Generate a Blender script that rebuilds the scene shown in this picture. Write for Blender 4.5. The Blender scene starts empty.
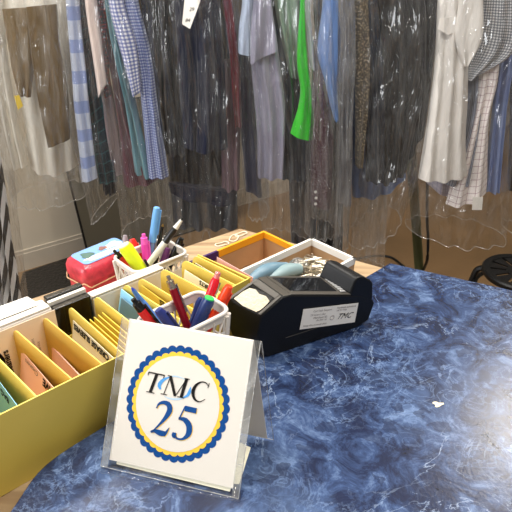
import bpy, bmesh, math, random
from mathutils import Vector, Matrix, noise
random.seed(7)
C = bpy.context.scene.collection
# ---------------------------------------------------------------- camera model
F = 554.0; PITCH = math.radians(29); CZ = 1.43
def ray(x, y):
    a = (x-256)/F; b = (256-y)/F
    return (a, math.cos(PITCH)+b*math.sin(PITCH), -math.sin(PITCH)+b*math.cos(PITCH))
def G(x, y, z):
    d = ray(x, y); t = (z-CZ)/d[2]; return Vector((d[0]*t, d[1]*t, z))
def V(x, y, Y):
    d = ray(x, y); t = Y/d[1]; return Vector((d[0]*t, Y, CZ+d[2]*t))
def lin(c):
    c = c/255.0
    return c/12.92 if c <= .04045 else ((c+.055)/1.055)**2.4
def rgb(r, g, b, a=1): return (lin(r), lin(g), lin(b), a)
# ---------------------------------------------------------------- materials
def new_mat(name):
    m = bpy.data.materials.new(name); m.use_nodes = True
    nt = m.node_tree; return m, nt, nt.nodes, nt.links, nt.nodes['Principled BSDF']
def plain(name, col, rough=.5, metal=0, coat=0, bump=0, bscale=60, var=0, vscale=12, trans=0, spec=.5):
    m, nt, N, L, P = new_mat(name)
    P.inputs['Base Color'].default_value = col
    P.inputs['Roughness'].default_value = rough; P.inputs['Metallic'].default_value = metal
    P.inputs['Coat Weight'].default_value = coat
    P.inputs['Specular IOR Level'].default_value = spec
    P.inputs['Transmission Weight'].default_value = trans
    tc = N.new('ShaderNodeTexCoord')
    if var:
        n = N.new('ShaderNodeTexNoise'); n.inputs['Scale'].default_value = vscale; n.inputs['Detail'].default_value = 5
        L.new(tc.outputs['Object'], n.inputs['Vector'])
        r = N.new('ShaderNodeValToRGB')
        r.color_ramp.elements[0].position = .3; r.color_ramp.elements[1].position = .7
        r.color_ramp.elements[0].color = tuple(c*(1-var) for c in col[:3])+(1,)
        r.color_ramp.elements[1].color = tuple(min(1, c*(1+var)) for c in col[:3])+(1,)
        L.new(n.outputs['Fac'], r.inputs['Fac']); L.new(r.outputs['Color'], P.inputs['Base Color'])
    if bump:
        n = N.new('ShaderNodeTexNoise'); n.inputs['Scale'].default_value = bscale; n.inputs['Detail'].default_value = 4
        L.new(tc.outputs['Object'], n.inputs['Vector'])
        b = N.new('ShaderNodeBump'); b.inputs['Strength'].default_value = bump; b.inputs['Distance'].default_value = .01
        L.new(n.outputs['Fac'], b.inputs['Height']); L.new(b.outputs['Normal'], P.inputs['Normal'])
    return m
def math_node(N, op, a=None, b=None):
    n = N.new('ShaderNodeMath'); n.operation = op
    if isinstance(a, (int, float)): n.inputs[0].default_value = a
    if isinstance(b, (int, float)): n.inputs[1].default_value = b
    return n
def mixcol(N, L, fac, a, b):
    m = N.new('ShaderNodeMix'); m.data_type = 'RGBA'
    for sock, v in ((m.inputs[0], fac), (m.inputs[6], a), (m.inputs[7], b)):
        if hasattr(v, 'is_output') or isinstance(v, bpy.types.NodeSocket): L.new(v, sock)
        else: sock.default_value = v
    return m.outputs[2]
def woven(name, base, bands=(), rough=.85, speck=None, rot=0):
    """cloth; bands = (axis 0/1, period m, duty, colour, strength)"""
    m, nt, N, L, P = new_mat(name)
    P.inputs['Roughness'].default_value = rough; P.inputs['Specular IOR Level'].default_value = .2
    P.inputs['Sheen Weight'].default_value = .15
    uv = N.new('ShaderNodeUVMap'); sep = N.new('ShaderNodeSeparateXYZ'); um = N.new('ShaderNodeMapping'); um.inputs['Rotation'].default_value = (0, 0, rot); L.new(uv.outputs[0], um.inputs[0]); L.new(um.outputs[0], sep.inputs[0])
    cur = base
    for ax, per, duty, col, st in bands:
        mu = math_node(N, 'MULTIPLY', None, 1/per); L.new(sep.outputs[ax], mu.inputs[0])
        fr = math_node(N, 'FRACT'); L.new(mu.outputs[0], fr.inputs[0])
        ls = math_node(N, 'LESS_THAN', None, duty); L.new(fr.outputs[0], ls.inputs[0])
        s = math_node(N, 'MULTIPLY', None, st); L.new(ls.outputs[0], s.inputs[0])
        cur = mixcol(N, L, s.outputs[0], cur, col)
    if speck:
        n = N.new('ShaderNodeTexNoise'); n.inputs['Scale'].default_value = speck[1]; n.inputs['Detail'].default_value = 3
        L.new(uv.outputs[0], n.inputs['Vector'])
        g = math_node(N, 'GREATER_THAN', None, speck[2]); L.new(n.outputs['Fac'], g.inputs[0])
        cur = mixcol(N, L, g.outputs[0], cur, speck[0])
    if isinstance(cur, tuple): P.inputs['Base Color'].default_value = cur
    else: L.new(cur, P.inputs['Base Color'])
    tc = N.new('ShaderNodeTexCoord'); mp = N.new('ShaderNodeMapping'); mp.inputs['Scale'].default_value = (14, 14, 4)
    L.new(tc.outputs['Object'], mp.inputs['Vector'])
    n = N.new('ShaderNodeTexNoise'); n.inputs['Scale'].default_value = 2; n.inputs['Detail'].default_value = 3
    L.new(mp.outputs[0], n.inputs['Vector'])
    b = N.new('ShaderNodeBump'); b.inputs['Strength'].default_value = .5; b.inputs['Distance'].default_value = .02
    L.new(n.outputs['Fac'], b.inputs['Height']); L.new(b.outputs['Normal'], P.inputs['Normal'])
    return m
def film(name, haze=.12, gloss=.10, tint=(.9, .9, .9, 1), scale=(26, 26, 7), bump=.9, dist=.02, rough=.12, crease=.18):
    m, nt, N, L, P = new_mat(name)
    N.remove(P); out = N['Material Output']
    tc = N.new('ShaderNodeTexCoord'); mp = N.new('ShaderNodeMapping'); mp.inputs['Scale'].default_value = scale
    L.new(tc.outputs['Object'], mp.inputs['Vector'])
    n1 = N.new('ShaderNodeTexNoise'); n1.inputs['Scale'].default_value = 1; n1.inputs['Detail'].default_value = 1.5
    n1.inputs['Roughness'].default_value = .45; n1.inputs['Distortion'].default_value = 1.6
    L.new(mp.outputs[0], n1.inputs['Vector'])
    b = N.new('ShaderNodeBump'); b.inputs['Strength'].default_value = bump; b.inputs['Distance'].default_value = dist
    # sharp creases where the noise crosses its middle value
    n2 = N.new('ShaderNodeTexNoise'); n2.inputs['Scale'].default_value = 1.0; n2.inputs['Detail'].default_value = 1
    n2.inputs['Distortion'].default_value = 2.0; m2p = N.new('ShaderNodeMapping'); m2p.inputs['Location'].default_value = (3.1, 1.7, 5.3)
    m2p.inputs['Rotation'].default_value = (0, .35, 0); m2p.inputs['Scale'].default_value = scale
    L.new(tc.outputs['Object'], m2p.inputs['Vector']); L.new(m2p.outputs[0], n2.inputs['Vector'])
    su = math_node(N, 'SUBTRACT', None, .5); L.new(n2.outputs['Fac'], su.inputs[0])
    ab = math_node(N, 'ABSOLUTE'); L.new(su.outputs[0], ab.inputs[0])
    cr = N.new('ShaderNodeMapRange'); cr.inputs['From Min'].default_value = 0; cr.inputs['From Max'].default_value = .07
    cr.inputs['To Min'].default_value = 1; cr.inputs['To Max'].default_value = 0; L.new(ab.outputs[0], cr.inputs['Value'])
    hm = math_node(N, 'MULTIPLY', None, crease); L.new(cr.outputs[0], hm.inputs[0])
    ha = math_node(N, 'ADD'); L.new(hm.outputs[0], ha.inputs[0]); L.new(n1.outputs['Fac'], ha.inputs[1])
    L.new(ha.outputs[0], b.inputs['Height'])
    tr = N.new('ShaderNodeBsdfTransparent'); tr.inputs[0].default_value = tint
    gl = N.new('ShaderNodeBsdfAnisotropic'); gl.inputs['Roughness'].default_value = rough
    gl.inputs['Color'].default_value = (1, 1, 1, 1)
    L.new(b.outputs[0], gl.inputs['Normal'])
    df = N.new('ShaderNodeBsdfDiffuse'); df.inputs[0].default_value = (.85, .85, .83, 1); L.new(b.outputs[0], df.inputs['Normal'])
    tl = N.new('ShaderNodeBsdfTranslucent'); tl.inputs[0].default_value = (.85, .85, .83, 1)
    m0 = N.new('ShaderNodeMixShader'); m0.inputs[0].default_value = .35
    L.new(df.outputs[0], m0.inputs[1]); L.new(tl.outputs[0], m0.inputs[2])
    m1 = N.new('ShaderNodeMixShader'); m1.inputs[0].default_value = haze
    # the film is cloudier where it is creased
    rp = N.new('ShaderNodeMapRange'); rp.inputs['From Min'].default_value = .35; rp.inputs['From Max'].default_value = .75
    rp.inputs['To Min'].default_value = haze*.35; rp.inputs['To Max'].default_value = haze*3.0
    c3 = math_node(N, 'POWER', None, 3); L.new(cr.outputs[0], c3.inputs[0]); c4 = math_node(N, 'MULTIPLY', None, .22); L.new(c3.outputs[0], c4.inputs[0])
    c5 = math_node(N, 'ADD'); L.new(c4.outputs[0], c5.inputs[0]); L.new(n1.outputs['Fac'], c5.inputs[1])
    L.new(c5.outputs[0], rp.inputs['Value']); L.new(rp.outputs[0], m1.inputs[0])
    L.new(tr.outputs[0], m1.inputs[1]); L.new(m0.outputs[0], m1.inputs[2])
    lw = N.new('ShaderNodeLayerWeight'); lw.inputs['Blend'].default_value = .25; L.new(b.outputs[0], lw.inputs['Normal'])
    mr = N.new('ShaderNodeMapRange'); mr.inputs['To Min'].default_value = gloss; mr.inputs['To Max'].default_value = min(1, gloss*4)
    L.new(lw.outputs['Fresnel'], mr.inputs['Value'])
    m2 = N.new('ShaderNodeMixShader'); L.new(mr.outputs[0], m2.inputs[0])
    L.new(m1.outputs[0], m2.inputs[1]); L.new(gl.outputs[0], m2.inputs[2]); L.new(m2.outputs[0], out.inputs[0])
    return m
# ---------------------------------------------------------------- mesh helpers
class MB:
    def __init__(s): s.v = []; s.f = []; s.uv = None
    def add(s, vs, fs):
        o = len(s.v); s.v += [Vector(q) for q in vs]; s.f += [tuple(i+o for i in f) for f in fs]; return s
    def box(s, o, ex, ey, ez):
        o, ex, ey, ez = map(Vector, (o, ex, ey, ez))
        p = [o, o+ex, o+ex+ey, o+ey, o+ez, o+ex+ez, o+ex+ey+ez, o+ey+ez]
        return s.add(p, [(0, 3, 2, 1), (4, 5, 6, 7), (0, 1, 5, 4), (1, 2, 6, 5), (2, 3, 7, 6), (3, 0, 4, 7)])
    def prism(s, poly, d):
        n = len(poly); d = Vector(d); p = [Vector(q) for q in poly]
        return s.add(p+[q+d for q in p], [tuple(range(n))[::-1], tuple(range(n, 2*n))]+[(i, (i+1) % n, n+(i+1) % n, n+i) for i in range(n)])
    def tube(s, pts, r, k=8, closed=False):
        pts = [Vector(p) for p in pts]; n = len(pts); rings = []
        for i, p in enumerate(pts):
            if closed: t = pts[(i+1) % n]-pts[i-1]
            else: t = pts[min(i+1, n-1)]-pts[max(i-1, 0)]
            t.normalize(); a = t.cross(Vector((0, 0, 1)))
            if a.length < .05: a = t.cross(Vector((0, 1, 0)))
            a.normalize(); b = t.cross(a); rr = r[i] if isinstance(r, (list, tuple)) else r
            rings.append([p+a*rr*math.cos(2*math.pi*j/k)+b*rr*math.sin(2*math.pi*j/k) for j in range(k)])
        vs = [q for rg in rings for q in rg]; fs = []
        for i in range(n if closed else n-1):
            i2 = (i+1) % n
            for j in range(k): fs.append((i*k+j, i*k+(j+1) % k, i2*k+(j+1) % k, i2*k+j))
        if not closed: fs += [tuple(range(k))[::-1], tuple(range((n-1)*k, n*k))]
        return s.add(vs, fs)
    def lathe(s, prof, o=(0, 0, 0), k=20):
        o = Vector(o); vs = []; fs = []
        for r, z in prof:
            for j in range(k): vs.append(o+Vector((r*math.cos(2*math.pi*j/k), r*math.sin(2*math.pi*j/k), z)))
        for i in range(len(prof)-1):
            for j in range(k): fs.append((i*k+j, i*k+(j+1) % k, (i+1)*k+(j+1) % k, (i+1)*k+j))
        fs += [tuple(range(k))[::-1], tuple(range((len(prof)-1)*k, len(prof)*k))]
        return s.add(vs, fs)
    def build(s, name, mat, parent=None, bevel=0, smooth=True, angle=35, seg=2, local=False):
        off = Vector((0, 0, 0))
        if parent is not None and not local:
            q = parent
            while q is not None: off += q.location; q = q.parent
        me = bpy.data.meshes.new(name); me.from_pydata([tuple(q-off) for q in s.v], [], s.f)
        if s.uv:
            ul = me.uv_layers.new(name='UVMap')
            for lp in me.loops: ul.data[lp.index].uv = s.uv[lp.vertex_index]
        bm = bmesh.new(); bm.from_mesh(me); bmesh.ops.recalc_face_normals(bm, faces=bm.faces); bm.to_mesh(me); bm.free()
        me.materials.append(mat)
        if smooth:
            me.shade_smooth(); me.set_sharp_from_angle(angle=math.radians(angle))
        o = bpy.data.objects.new(name, me); C.objects.link(o); o.parent = parent
        if bevel:
            b = o.modifiers.new('bevel', 'BEVEL'); b.width = bevel; b.segments = seg; b.limit_method = 'ANGLE'; b.angle_limit = math.radians(40)
            if smooth: b.harden_normals = True
        return o
def tag(o, label=None, cat=None, group=None, kind=None):
    if label: o['label'] = label
    if cat: o['category'] = cat
    if group: o['group'] = group
    if kind: o['kind'] = kind
    return o
def thing(name, label, cat, loc, group=None):
    o = bpy.data.objects.new(name, None); C.objects.link(o); o.location = loc; o.empty_display_size = .03
    return tag(o, label, cat, group)
def catmull(P, n):
    P = [Vector(p) for p in P]
    if len(P) == 2: return [P[0].lerp(P[1], i/(n-1)) for i in range(n)]
    out = []
    m = len(P)-1
    for i in range(n):
        t = i/(n-1)*m; k = min(int(t), m-1); f = t-k
        p0 = P[k-1] if k > 0 else P[0]*2-P[1]; p1 = P[k]; p2 = P[k+1]; p3 = P[k+2] if k+2 <= m else P[m]*2-P[m-1]
        out.append(.5*((2*p1)+(p2-p0)*f+(2*p0-5*p1+4*p2-p3)*f*f+(3*p1-p0-3*p2+p3)*f**3))
    return out
def text(parent, s, size, o, ex, ey, mat, name='lettering', shear=0, align='LEFT', bold=0, lift=.0004, squash=1):
    cu = bpy.data.curves.new(name, 'FONT'); cu.body = s; cu.size = size; cu.shear = shear; cu.align_x = align; cu.offset = bold
    cu.resolution_u = 3
    t = bpy.data.objects.new(name, cu); C.objects.link(t)
    dg = bpy.context.evaluated_depsgraph_get(); me = bpy.data.meshes.new_from_object(t.evaluated_get(dg))
    bpy.data.objects.remove(t)
    ex = Vector(ex).normalized(); ey = Vector(ey).normalized(); nz = ex.cross(ey).normalized(); o = Vector(o)+nz*lift
    off = Vector((0, 0, 0)); q = parent
    while q is not None: off += q.location; q = q.parent
    for v in me.vertices: v.co = o+ex*v.co.x+ey*v.co.y*squash-off
    me.materials.clear(); me.materials.append(mat)
    ob = bpy.data.objects.new(name, me); C.objects.link(ob); ob.parent = parent
    return ob
def ribbon(mb, pts, to3, n=14):
    """pts (x,y,w) drawn strokes -> flat quads"""
    P = catmull([Vector(p) for p in pts], n if len(pts) > 2 else 2)
    L_, R_ = [], []
    for i, p in enumerate(P):
        t = P[min(i+1, len(P)-1)]-P[max(i-1, 0)]; t = Vector((t.x, t.y)); t.normalize()
        nn = Vector((-t.y, t.x))*p.z/2
        L_.append(to3(p.x+nn.x, p.y+nn.y)); R_.append(to3(p.x-nn.x, p.y-nn.y))
    k = len(P); mb.add(L_+R_, [(i, i+1, k+i+1, k+i) for i in range(k-1)])
def copy_tree(o, parent=None):
    c = o.copy(); C.objects.link(c)
    if parent: c.parent = parent
    for ch in [q for q in bpy.data.objects if q.parent == o]: copy_tree(ch, c)
    return c
# ---------------------------------------------------------------- palette
M = {}
M['paper'] = plain('white paper', rgb(236, 232, 224), .6)
M['cream'] = plain('cream card', rgb(255, 250, 225), .6)
M['pink'] = plain('salmon card', rgb(255, 204, 184), .6)
M['rose'] = plain('rose card', rgb(250, 200, 196), .6)
M['sky'] = plain('blue card', rgb(150, 214, 250), .6)
M['lemon'] = plain('yellow card', rgb(245, 215, 85), .6)
M['ink'] = plain('black ink', rgb(20, 17, 16), .8, spec=.1)
M['greyink'] = plain('grey ink', rgb(110, 95, 90), .6)
M['redink'] = plain('red ink', rgb(205, 40, 35), .6)
M['pinkink'] = plain('pink ink', rgb(225, 110, 110), .6)
M['board'] = plain('yellow corrugated card', rgb(234, 207, 96), .5, var=.05, vscale=8)
M['boardbounce'] = plain('divider card with warm bounce', rgb(222, 184, 82), .5, var=.06, vscale=10)  # warm light bounced between the dividers is put into this colour
M['whiteplastic'] = plain('white plastic', rgb(220, 214, 205), .35)
M['blackgloss'] = plain('black gloss plastic', rgb(14, 13, 12), .16)
M['blackmatte'] = plain('black plastic', rgb(9, 9, 11), .42, bump=.1, bscale=600, spec=.35)
M['greyplastic'] = plain('warm grey plastic', rgb(74, 70, 64), .4)
M['kraft'] = plain('brown cardboard', rgb(190, 150, 108), .75, var=.06, vscale=25)
M['orange'] = plain('orange print', rgb(240, 165, 25), .5)
M['purple'] = plain('purple print', rgb(62, 30, 92), .5)
M['steel'] = plain('steel', rgb(190, 182, 165), .25, metal=1)
M['greypb'] = plain('pale blue plastic', rgb(136, 160, 164), .4)
M['tealgrey'] = plain('blue grey plastic', rgb(104, 136, 154), .4)
M['blueprint'] = plain('blue print', rgb(0, 70, 138), .8, spec=.1)
M['goldprint'] = plain('gold print', rgb(245, 202, 70), .8, spec=.1)
M['ltblue'] = plain('light blue print', rgb(70, 155, 225), .5)
M['vltblue'] = plain('faded blue print', rgb(185, 212, 232), .5)
M['rubber'] = plain('rubber band', rgb(228, 218, 195), .5)

# ================================================================ SETTING
def wood_mat():
    m, nt, N, L, P = new_mat('counter wood'); P.inputs['Roughness'].default_value = .5
    tc = N.new('ShaderNodeTexCoord'); mp = N.new('ShaderNodeMapping')
    mp.inputs['Rotation'].default_value = (0, 0, math.radians(-38)); mp.inputs['Scale'].default_value = (4, 40, 6)
    L.new(tc.outputs['Object'], mp.inputs['Vector'])
    n = N.new('ShaderNodeTexNoise'); n.inputs['Scale'].default_value = 1; n.inputs['Detail'].default_value = 6; n.inputs['Distortion'].default_value = .8
    L.new(mp.outputs[0], n.inputs['Vector'])
    r = N.new('ShaderNodeValToRGB'); e = r.color_ramp.elements
    e[0].position = .3; e[0].color = rgb(142, 114, 84); e[1].position = .65; e[1].color = rgb(196, 170, 134)
    L.new(n.outputs['Fac'], r.inputs['Fac']); L.new(r.outputs[0], P.inputs['Base Color'])
    return m
def marble_mat():
    m, nt, N, L, P = new_mat('blue marbled laminate')
    P.inputs['Roughness'].default_value = .27; P.inputs['Coat Weight'].default_value = .0
    tc = N.new('ShaderNodeTexCoord')
    def noi(sc, det, dist, rough=.6, off=0):
        mp = N.new('ShaderNodeMapping'); mp.inputs['Location'].default_value = (off, off*.7, 0); L.new(tc.outputs['Object'], mp.inputs[0])
        n = N.new('ShaderNodeTexNoise'); n.inputs['Scale'].default_value = sc; n.inputs['Detail'].default_value = det
        n.inputs['Distortion'].default_value = dist; n.inputs['Roughness'].default_value = rough; L.new(mp.outputs[0], n.inputs['Vector']); return n
    a = noi(22, 11, .9, .72)
    r = N.new('ShaderNodeValToRGB'); e = r.color_ramp.elements
    e[0].position = .30; e[0].color = rgb(14, 20, 40); e[1].position = .74; e[1].color = rgb(118, 142, 180)
    q = e.new(.44); q.color = rgb(24, 36, 66); q = e.new(.55); q.color = rgb(50, 70, 108)
    L.new(a.outputs['Fac'], r.inputs['Fac']); cur = r.outputs[0]
    # cloudy patches
    c = noi(6, 4, .6, .55, 3.1)
    mr = N.new('ShaderNodeMapRange'); mr.inputs['From Min'].default_value = .5; mr.inputs['From Max'].default_value = .75
    mr.inputs['To Max'].default_value = .6; L.new(c.outputs['Fac'], mr.inputs[0])
    cur = mixcol(N, L, mr.outputs[0], cur, rgb(88, 112, 152))
    # pale hairline veins: ridges of two noises and a broken crack net
    for sc, off, wd, st, col in ((7, 11.3, .008, .55, rgb(165, 185, 215)), (16, 5.2, .018, .45, rgb(140, 165, 205)), (34, 8.8, .03, .35, rgb(125, 152, 196))):
        n = noi(sc, 7, 1.4, .62, off)
        s = math_node(N, 'SUBTRACT', None, .5); L.new(n.outputs['Fac'], s.inputs[0])
        ab = math_node(N, 'ABSOLUTE'); L.new(s.outputs[0], ab.inputs[0])
        mr = N.new('ShaderNodeMapRange'); mr.inputs['From Min'].default_value = 0; mr.inputs['From Max'].default_value = wd
        mr.inputs['To Min'].default_value = st; mr.inputs['To Max'].default_value = 0; L.new(ab.outputs[0], mr.inputs[0])
        k = noi(9, 2, 0, .5, off+2)
        kk = N.new('ShaderNodeMapRange'); kk.inputs['From Min'].default_value = .45; kk.inputs['From Max'].default_value = .6; L.new(k.outputs['Fac'], kk.inputs[0])
        mu = math_node(N, 'MULTIPLY'); L.new(mr.outputs[0], mu.inputs[0]); L.new(kk.outputs[0], mu.inputs[1])
        cur = mixcol(N, L, mu.outputs[0], cur, col)
    # dark angular flecks
    vo = N.new('ShaderNodeTexVoronoi'); vo.inputs['Scale'].default_value = 70; vo.inputs['Randomness'].default_value = 1
    nn = noi(30, 4, 0, .6, 1.7); ad = N.new('ShaderNodeMix'); ad.data_type = 'VECTOR'
    mx = N.new('ShaderNodeVectorMath'); mx.operation = 'ADD'; sc_ = N.new('ShaderNodeVectorMath'); sc_.operation = 'SCALE'; sc_.inputs['Scale'].default_value = .03
    L.new(nn.outputs['Color'], sc_.inputs[0]); L.new(tc.outputs['Object'], mx.inputs[0]); L.new(sc_.outputs[0], mx.inputs[1]); L.new(mx.outputs[0], vo.inputs['Vector'])
    N.remove(ad)
    se = N.new('ShaderNodeSeparateColor'); L.new(vo.outputs['Color'], se.inputs[0])
    gt = math_node(N, 'GREATER_THAN', None, .88); L.new(se.outputs[0], gt.inputs[0])
    mu = math_node(N, 'MULTIPLY', None, .55); L.new(gt.outputs[0], mu.inputs[0])
    cur = mixcol(N, L, mu.outputs[0], cur, rgb(16, 26, 56))
    L.new(cur, P.inputs['Base Color'])
    b = N.new('ShaderNodeBump'); b.inputs['Strength'].default_value = .08; b.inputs['Distance'].default_value = .002
    n = noi(300, 2, 0, .5, 0); L.new(n.outputs['Fac'], b.inputs['Height']); L.new(b.outputs[0], P.inputs['Normal'])
    return m
M['wood'] = wood_mat(); M['marble'] = marble_mat()
M['concrete'] = plain('worn concrete', rgb(126, 100, 70), .45, var=.22, vscale=2.2, bump=.05)
M['wall'] = plain('painted wall', rgb(196, 186, 168), .7, var=.05, vscale=1.5)
M['ceil'] = plain('ceiling paint', rgb(215, 212, 205), .8)
# the room: the back wall runs at 37 degrees behind the clothes rail
wd = Vector((.798, .602, 0)); wn = Vector((-.602, .798, 0)); W0 = Vector((-1.192, 2.433, 0))
A = W0-wd*2.2; B = W0+wd*5.2; Cc = B-wn*5.5
fl = MB().box((-4, -3, -.1), (10, 0, 0), (0, 10, 0), (0, 0, .1)).build('floor', M['concrete'], smooth=False); tag(fl, kind='structure')
MBw = MB().box(A, wd*7.4, wn*.1, (0, 0, 2.8)); tag(MBw.build('wall_back', M['wall'], smooth=False), kind='structure')
tag(MB().box(B, -wn*5.5, wd*.1, (0, 0, 2.8)).build('wall_right', M['wall'], smooth=False), kind='structure')
tag(MB().box((-4, -3, 2.8), (10, 0, 0), (0, 10, 0), (0, 0, .1)).build('ceiling', M['ceil'], smooth=False), kind='structure')
bb = MB().box(A-wn*.014, wd*7.3, wn*.014, (0, 0, .09)).box(A-wn*.009+Vector((0, 0, .09)), wd*7.3, wn*.009, (0, 0, .018))
tag(bb.build('baseboard_back', plain('baseboard paint', rgb(190, 180, 164), .45, var=.05), smooth=False), kind='structure')

# black low mat on the floor by the wall
p = [G(22, 272, .05), G(70, 256, .05), G(79, 260, .05), G(70, 300, .05), G(10, 325, .05)]
p = [Vector((q.x, q.y, 0)) for q in p]
o = MB().prism(p, (0, 0, .05)).build('floor_mat', plain('black rubber', rgb(26, 24, 23), .3, bump=.6, bscale=60), bevel=.008)
tag(o, 'thick black mat on the floor against the wall, left of the leaning board', 'mat')

# leaning board with black edge
bd = wd.copy(); b0 = G(89, 263, 0); up = (V(66, 172, 2.54)-V(89, 263, b0.y)); up = Vector((up.x, up.y, up.z))
t = thing('leaning_board', 'large dark olive board with black edging leaning on the wall behind the counter', 'board', b0)
upn = up.normalized(); H_ = up.length*1.6; nb = bd.cross(upn).normalized()
def board(inset, th, offs):
    pts = []; w = .95; r = .05
    for cx, cy, a0 in ((inset+r, inset+r, 180), (w-inset-r, inset+r, 270), (w-inset-r, H_-inset-r, 0), (inset+r, H_-inset-r, 90)):
        for k in range(6):
            a = math.radians(a0+k*18); pts.append(b0+bd*(cx+r*math.cos(a))+upn*(cy+r*math.sin(a))+nb*offs)
    return MB().prism(pts, nb*th)
board(0, .012, 0).build('edging', M['blackmatte'], t)
board(.008, .003, .0125).build('panel', plain('olive grey laminate', rgb(88, 84, 72), .35, var=.05, vscale=3), t)

# ================================================================ COUNTER
wz = .91
wo = [(-.9, .43), (-.423, .758), (-.034, 1.061), (.229, .899), (.9, .52), (1.1, -.3), (-.9, -.3)]
t = thing('counter', 'pale wooden counter under the box of cards and the blue top', 'counter', (0, .4, 0))
MB().prism([(x, y, wz-.035) for x, y in wo], (0, 0, .035)).build('top', M['wood'], t, bevel=.003)
cen = Vector((0.15, .35, 0))
MB().prism([tuple(Vector((x, y, .0)).lerp(cen, .12)) for x, y in wo], (0, 0, wz-.035)).build('base', plain('counter front paint', rgb(120, 110, 98), .6), t)
# blue laminate slab with one curved corner
edge = catmull([(-.45, -.30, 0), (-.30, .12, 0), (-.262, .26, 0), (-.240, .351, 0), (-.224, .408, 0), (-.174, .464, 0)], 26)
pts = [(v.x, v.y, .95) for v in edge]+[(-.10, .5305, .95), (.0, .6225, .95), (.234, .841, .95), (.412, .753, .95), (1.0, .46, .95), (1.0, -.30, .95)]
t = thing('blue_worktop', 'blue marbled laminate worktop with a curved end, lying on the wooden counter', 'worktop', (.2, .4, wz))
MB().prism([(x, y, wz+.0005) for x, y, z in pts], (0, 0, .0395)).build('slab', M['marble'], t, bevel=.0015)
c = G(438, 404, .951); mb = MB(); pp = []
for k in range(16):
    a = k*math.pi/8; r = .0045*(1+.35*math.sin(3*a+1)+.15*math.sin(5*a)); pp.append(c+Vector((r*1.25*math.cos(a), r*math.sin(a)*.9, -.0008)))
mb.prism(pp, (0, 0, .0007)); o = mb.build('chipped_spot', plain('chip', rgb(240, 232, 200), .7), t); o['label'] = 'small ivory chipped spot'

# ================================================================ CARD BOX (local frame u along, v back)
O = G(0, 415, 1.03); E = G(250, 292, 1.03); U = (E-O).normalized(); Vv = Vector((-U.y, U.x, 0)); Z = Vector((0, 0, 1))
def W(a, b, z): return Vector((O.x, O.y, 0))+U*a+Vv*b+Z*z
def wx(a, b, z, da, db, dz): return (W(a, b, z), U*da, Vv*db, Z*dz)
zb = wz+.0005; rim = 1.03
bx = thing('card_box', 'long yellow cardboard box with dividers, standing on the wooden counter', 'box', W(.15, .06, wz))
uL, uR = -.16, .348
fw = [(uL, 0), (.266, 0), (.296, .0245), (.352, .0265), (.352, .0285), (.295, .0265), (.265, .002), (uL, .002)]
lo_ = [W(a, b+(.016 if b < .01 else .004), zb) for a, b in fw]; hi_ = [W(a, b, rim) for a, b in fw]; n = len(fw)
o = MB().add(lo_+hi_, [tuple(range(n))[::-1], tuple(range(n, 2*n))]+[(i, (i+1) % n, n+(i+1) % n, n+i) for i in range(n)]).build('front_wall', M['board'], bx, bevel=.0005)
o = MB().box(*wx(uL, .133, zb, uR-uL, .002, .985-zb)).build('back_wall', M['board'], bx)
MB().box(*wx(uL, .0185, zb, .420, .1145, .002)).build('bottom', M['board'], bx)
def divider(ub, uf, mat=M['board'], top=rim+.004, name='divider', ubb=None, ufb=None, v0=.0025):
    ubb = ub-.004 if ubb is None else ubb; ufb = uf-.004 if ufb is None else ufb
    n = 10; prof = []
    # rounded rear corner
    z0 = zb+.003
    cs = [(ufb, v0+(.0165 if v0 < .01 else .004), z0), (ubb, .129, z0)]
    for k in range(6):
        a = math.radians(k*18); r = .012
        cs.append((None, .129-r+r*math.cos(a), top-r+r*math.sin(a)))
    cs.append((None, v0, rim-.0015))
    P = []
    for q, vv, z in cs:
        fr = (z-z0)/(top-z0); f = (vv-v0)/(.129-v0)
        ua = (ufb*(1-f)+ubb*f)*(1-fr)+(uf*(1-f)+ub*f)*fr
        P.append(W(ua, vv, z))
    return MB().prism(P, U*.0016).build(name, mat, bx)
divs = [(-.092, -.086), (-.05, -.042), (-.008, .0), (.026, .037), (.063, .076), (.1, .112), (.134, .138), (.17, .178), (.213, .226), (.237, .252), (.274, .291), (.311, .328), (.331, .347)]
for k, (a, b_) in enumerate(divs): divider(a, b_, M['boardbounce'] if k in (4, 5) else M['board'], v0=.0285 if k >= 11 else (.022 if k == 10 else .0025))

def card(label, ub, ut, mat, ztop, vf=.004, vb=.118, group=None, th=.0006, lines=(), zbot=None, name='index_card', tilt=0):
    """card leaning from u=ub at its foot to u=ut at its top edge"""
    z0 = zb+.0035 if zbot is None else zbot
    base = W(ub, (vf+vb)/2, z0)
    t_ = thing(name, label, 'card', base, group)
    P = [W(ub, vf+(.016 if vf < .02 else .003), z0), W(ub, vb, z0), W(ut+tilt, vb, ztop), W(ut, max(vf, .004+.016*(rim-ztop)/.12), ztop)]
    MB().prism(P, U*th).build('card_sheet', mat, t_)
    up_ = (P[2]-P[1]).normalized(); al = (Vv).normalized()
    for s, size, v0, drop, m_, bold in lines:
        # upside-down lettering, read from the front end towards the back
        o_ = W(ut, v0, ztop)-up_*drop; text(t_, s, size, o_, al, -up_, m_, bold=bold, lift=.0006, squash=.86)
    return t_
card('pale blue card at the left edge, in front of the first green-tinted divider', .008, .022, M['sky'], 1.012, lines=[('BAG', .012, .045, .006, M['ink'], .0003)])
card('blue card tucked further left than any other card in the yellow box', -.034, -.02, M['sky'], 1.0)
card('salmon pink card printed LAVE, in the second slot of the yellow box', .042, .064, M['pink'], 1.006, lines=[('LAVE', .0150, .021, .0025, M['ink'], .0006), ('Cleaners', .010, .068, .003, M['greyink'], 0)])
card('salmon pink card showing only its top edge against the tall yellow divider', .088, .100, M['pink'], .993, th=.0014)
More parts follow.
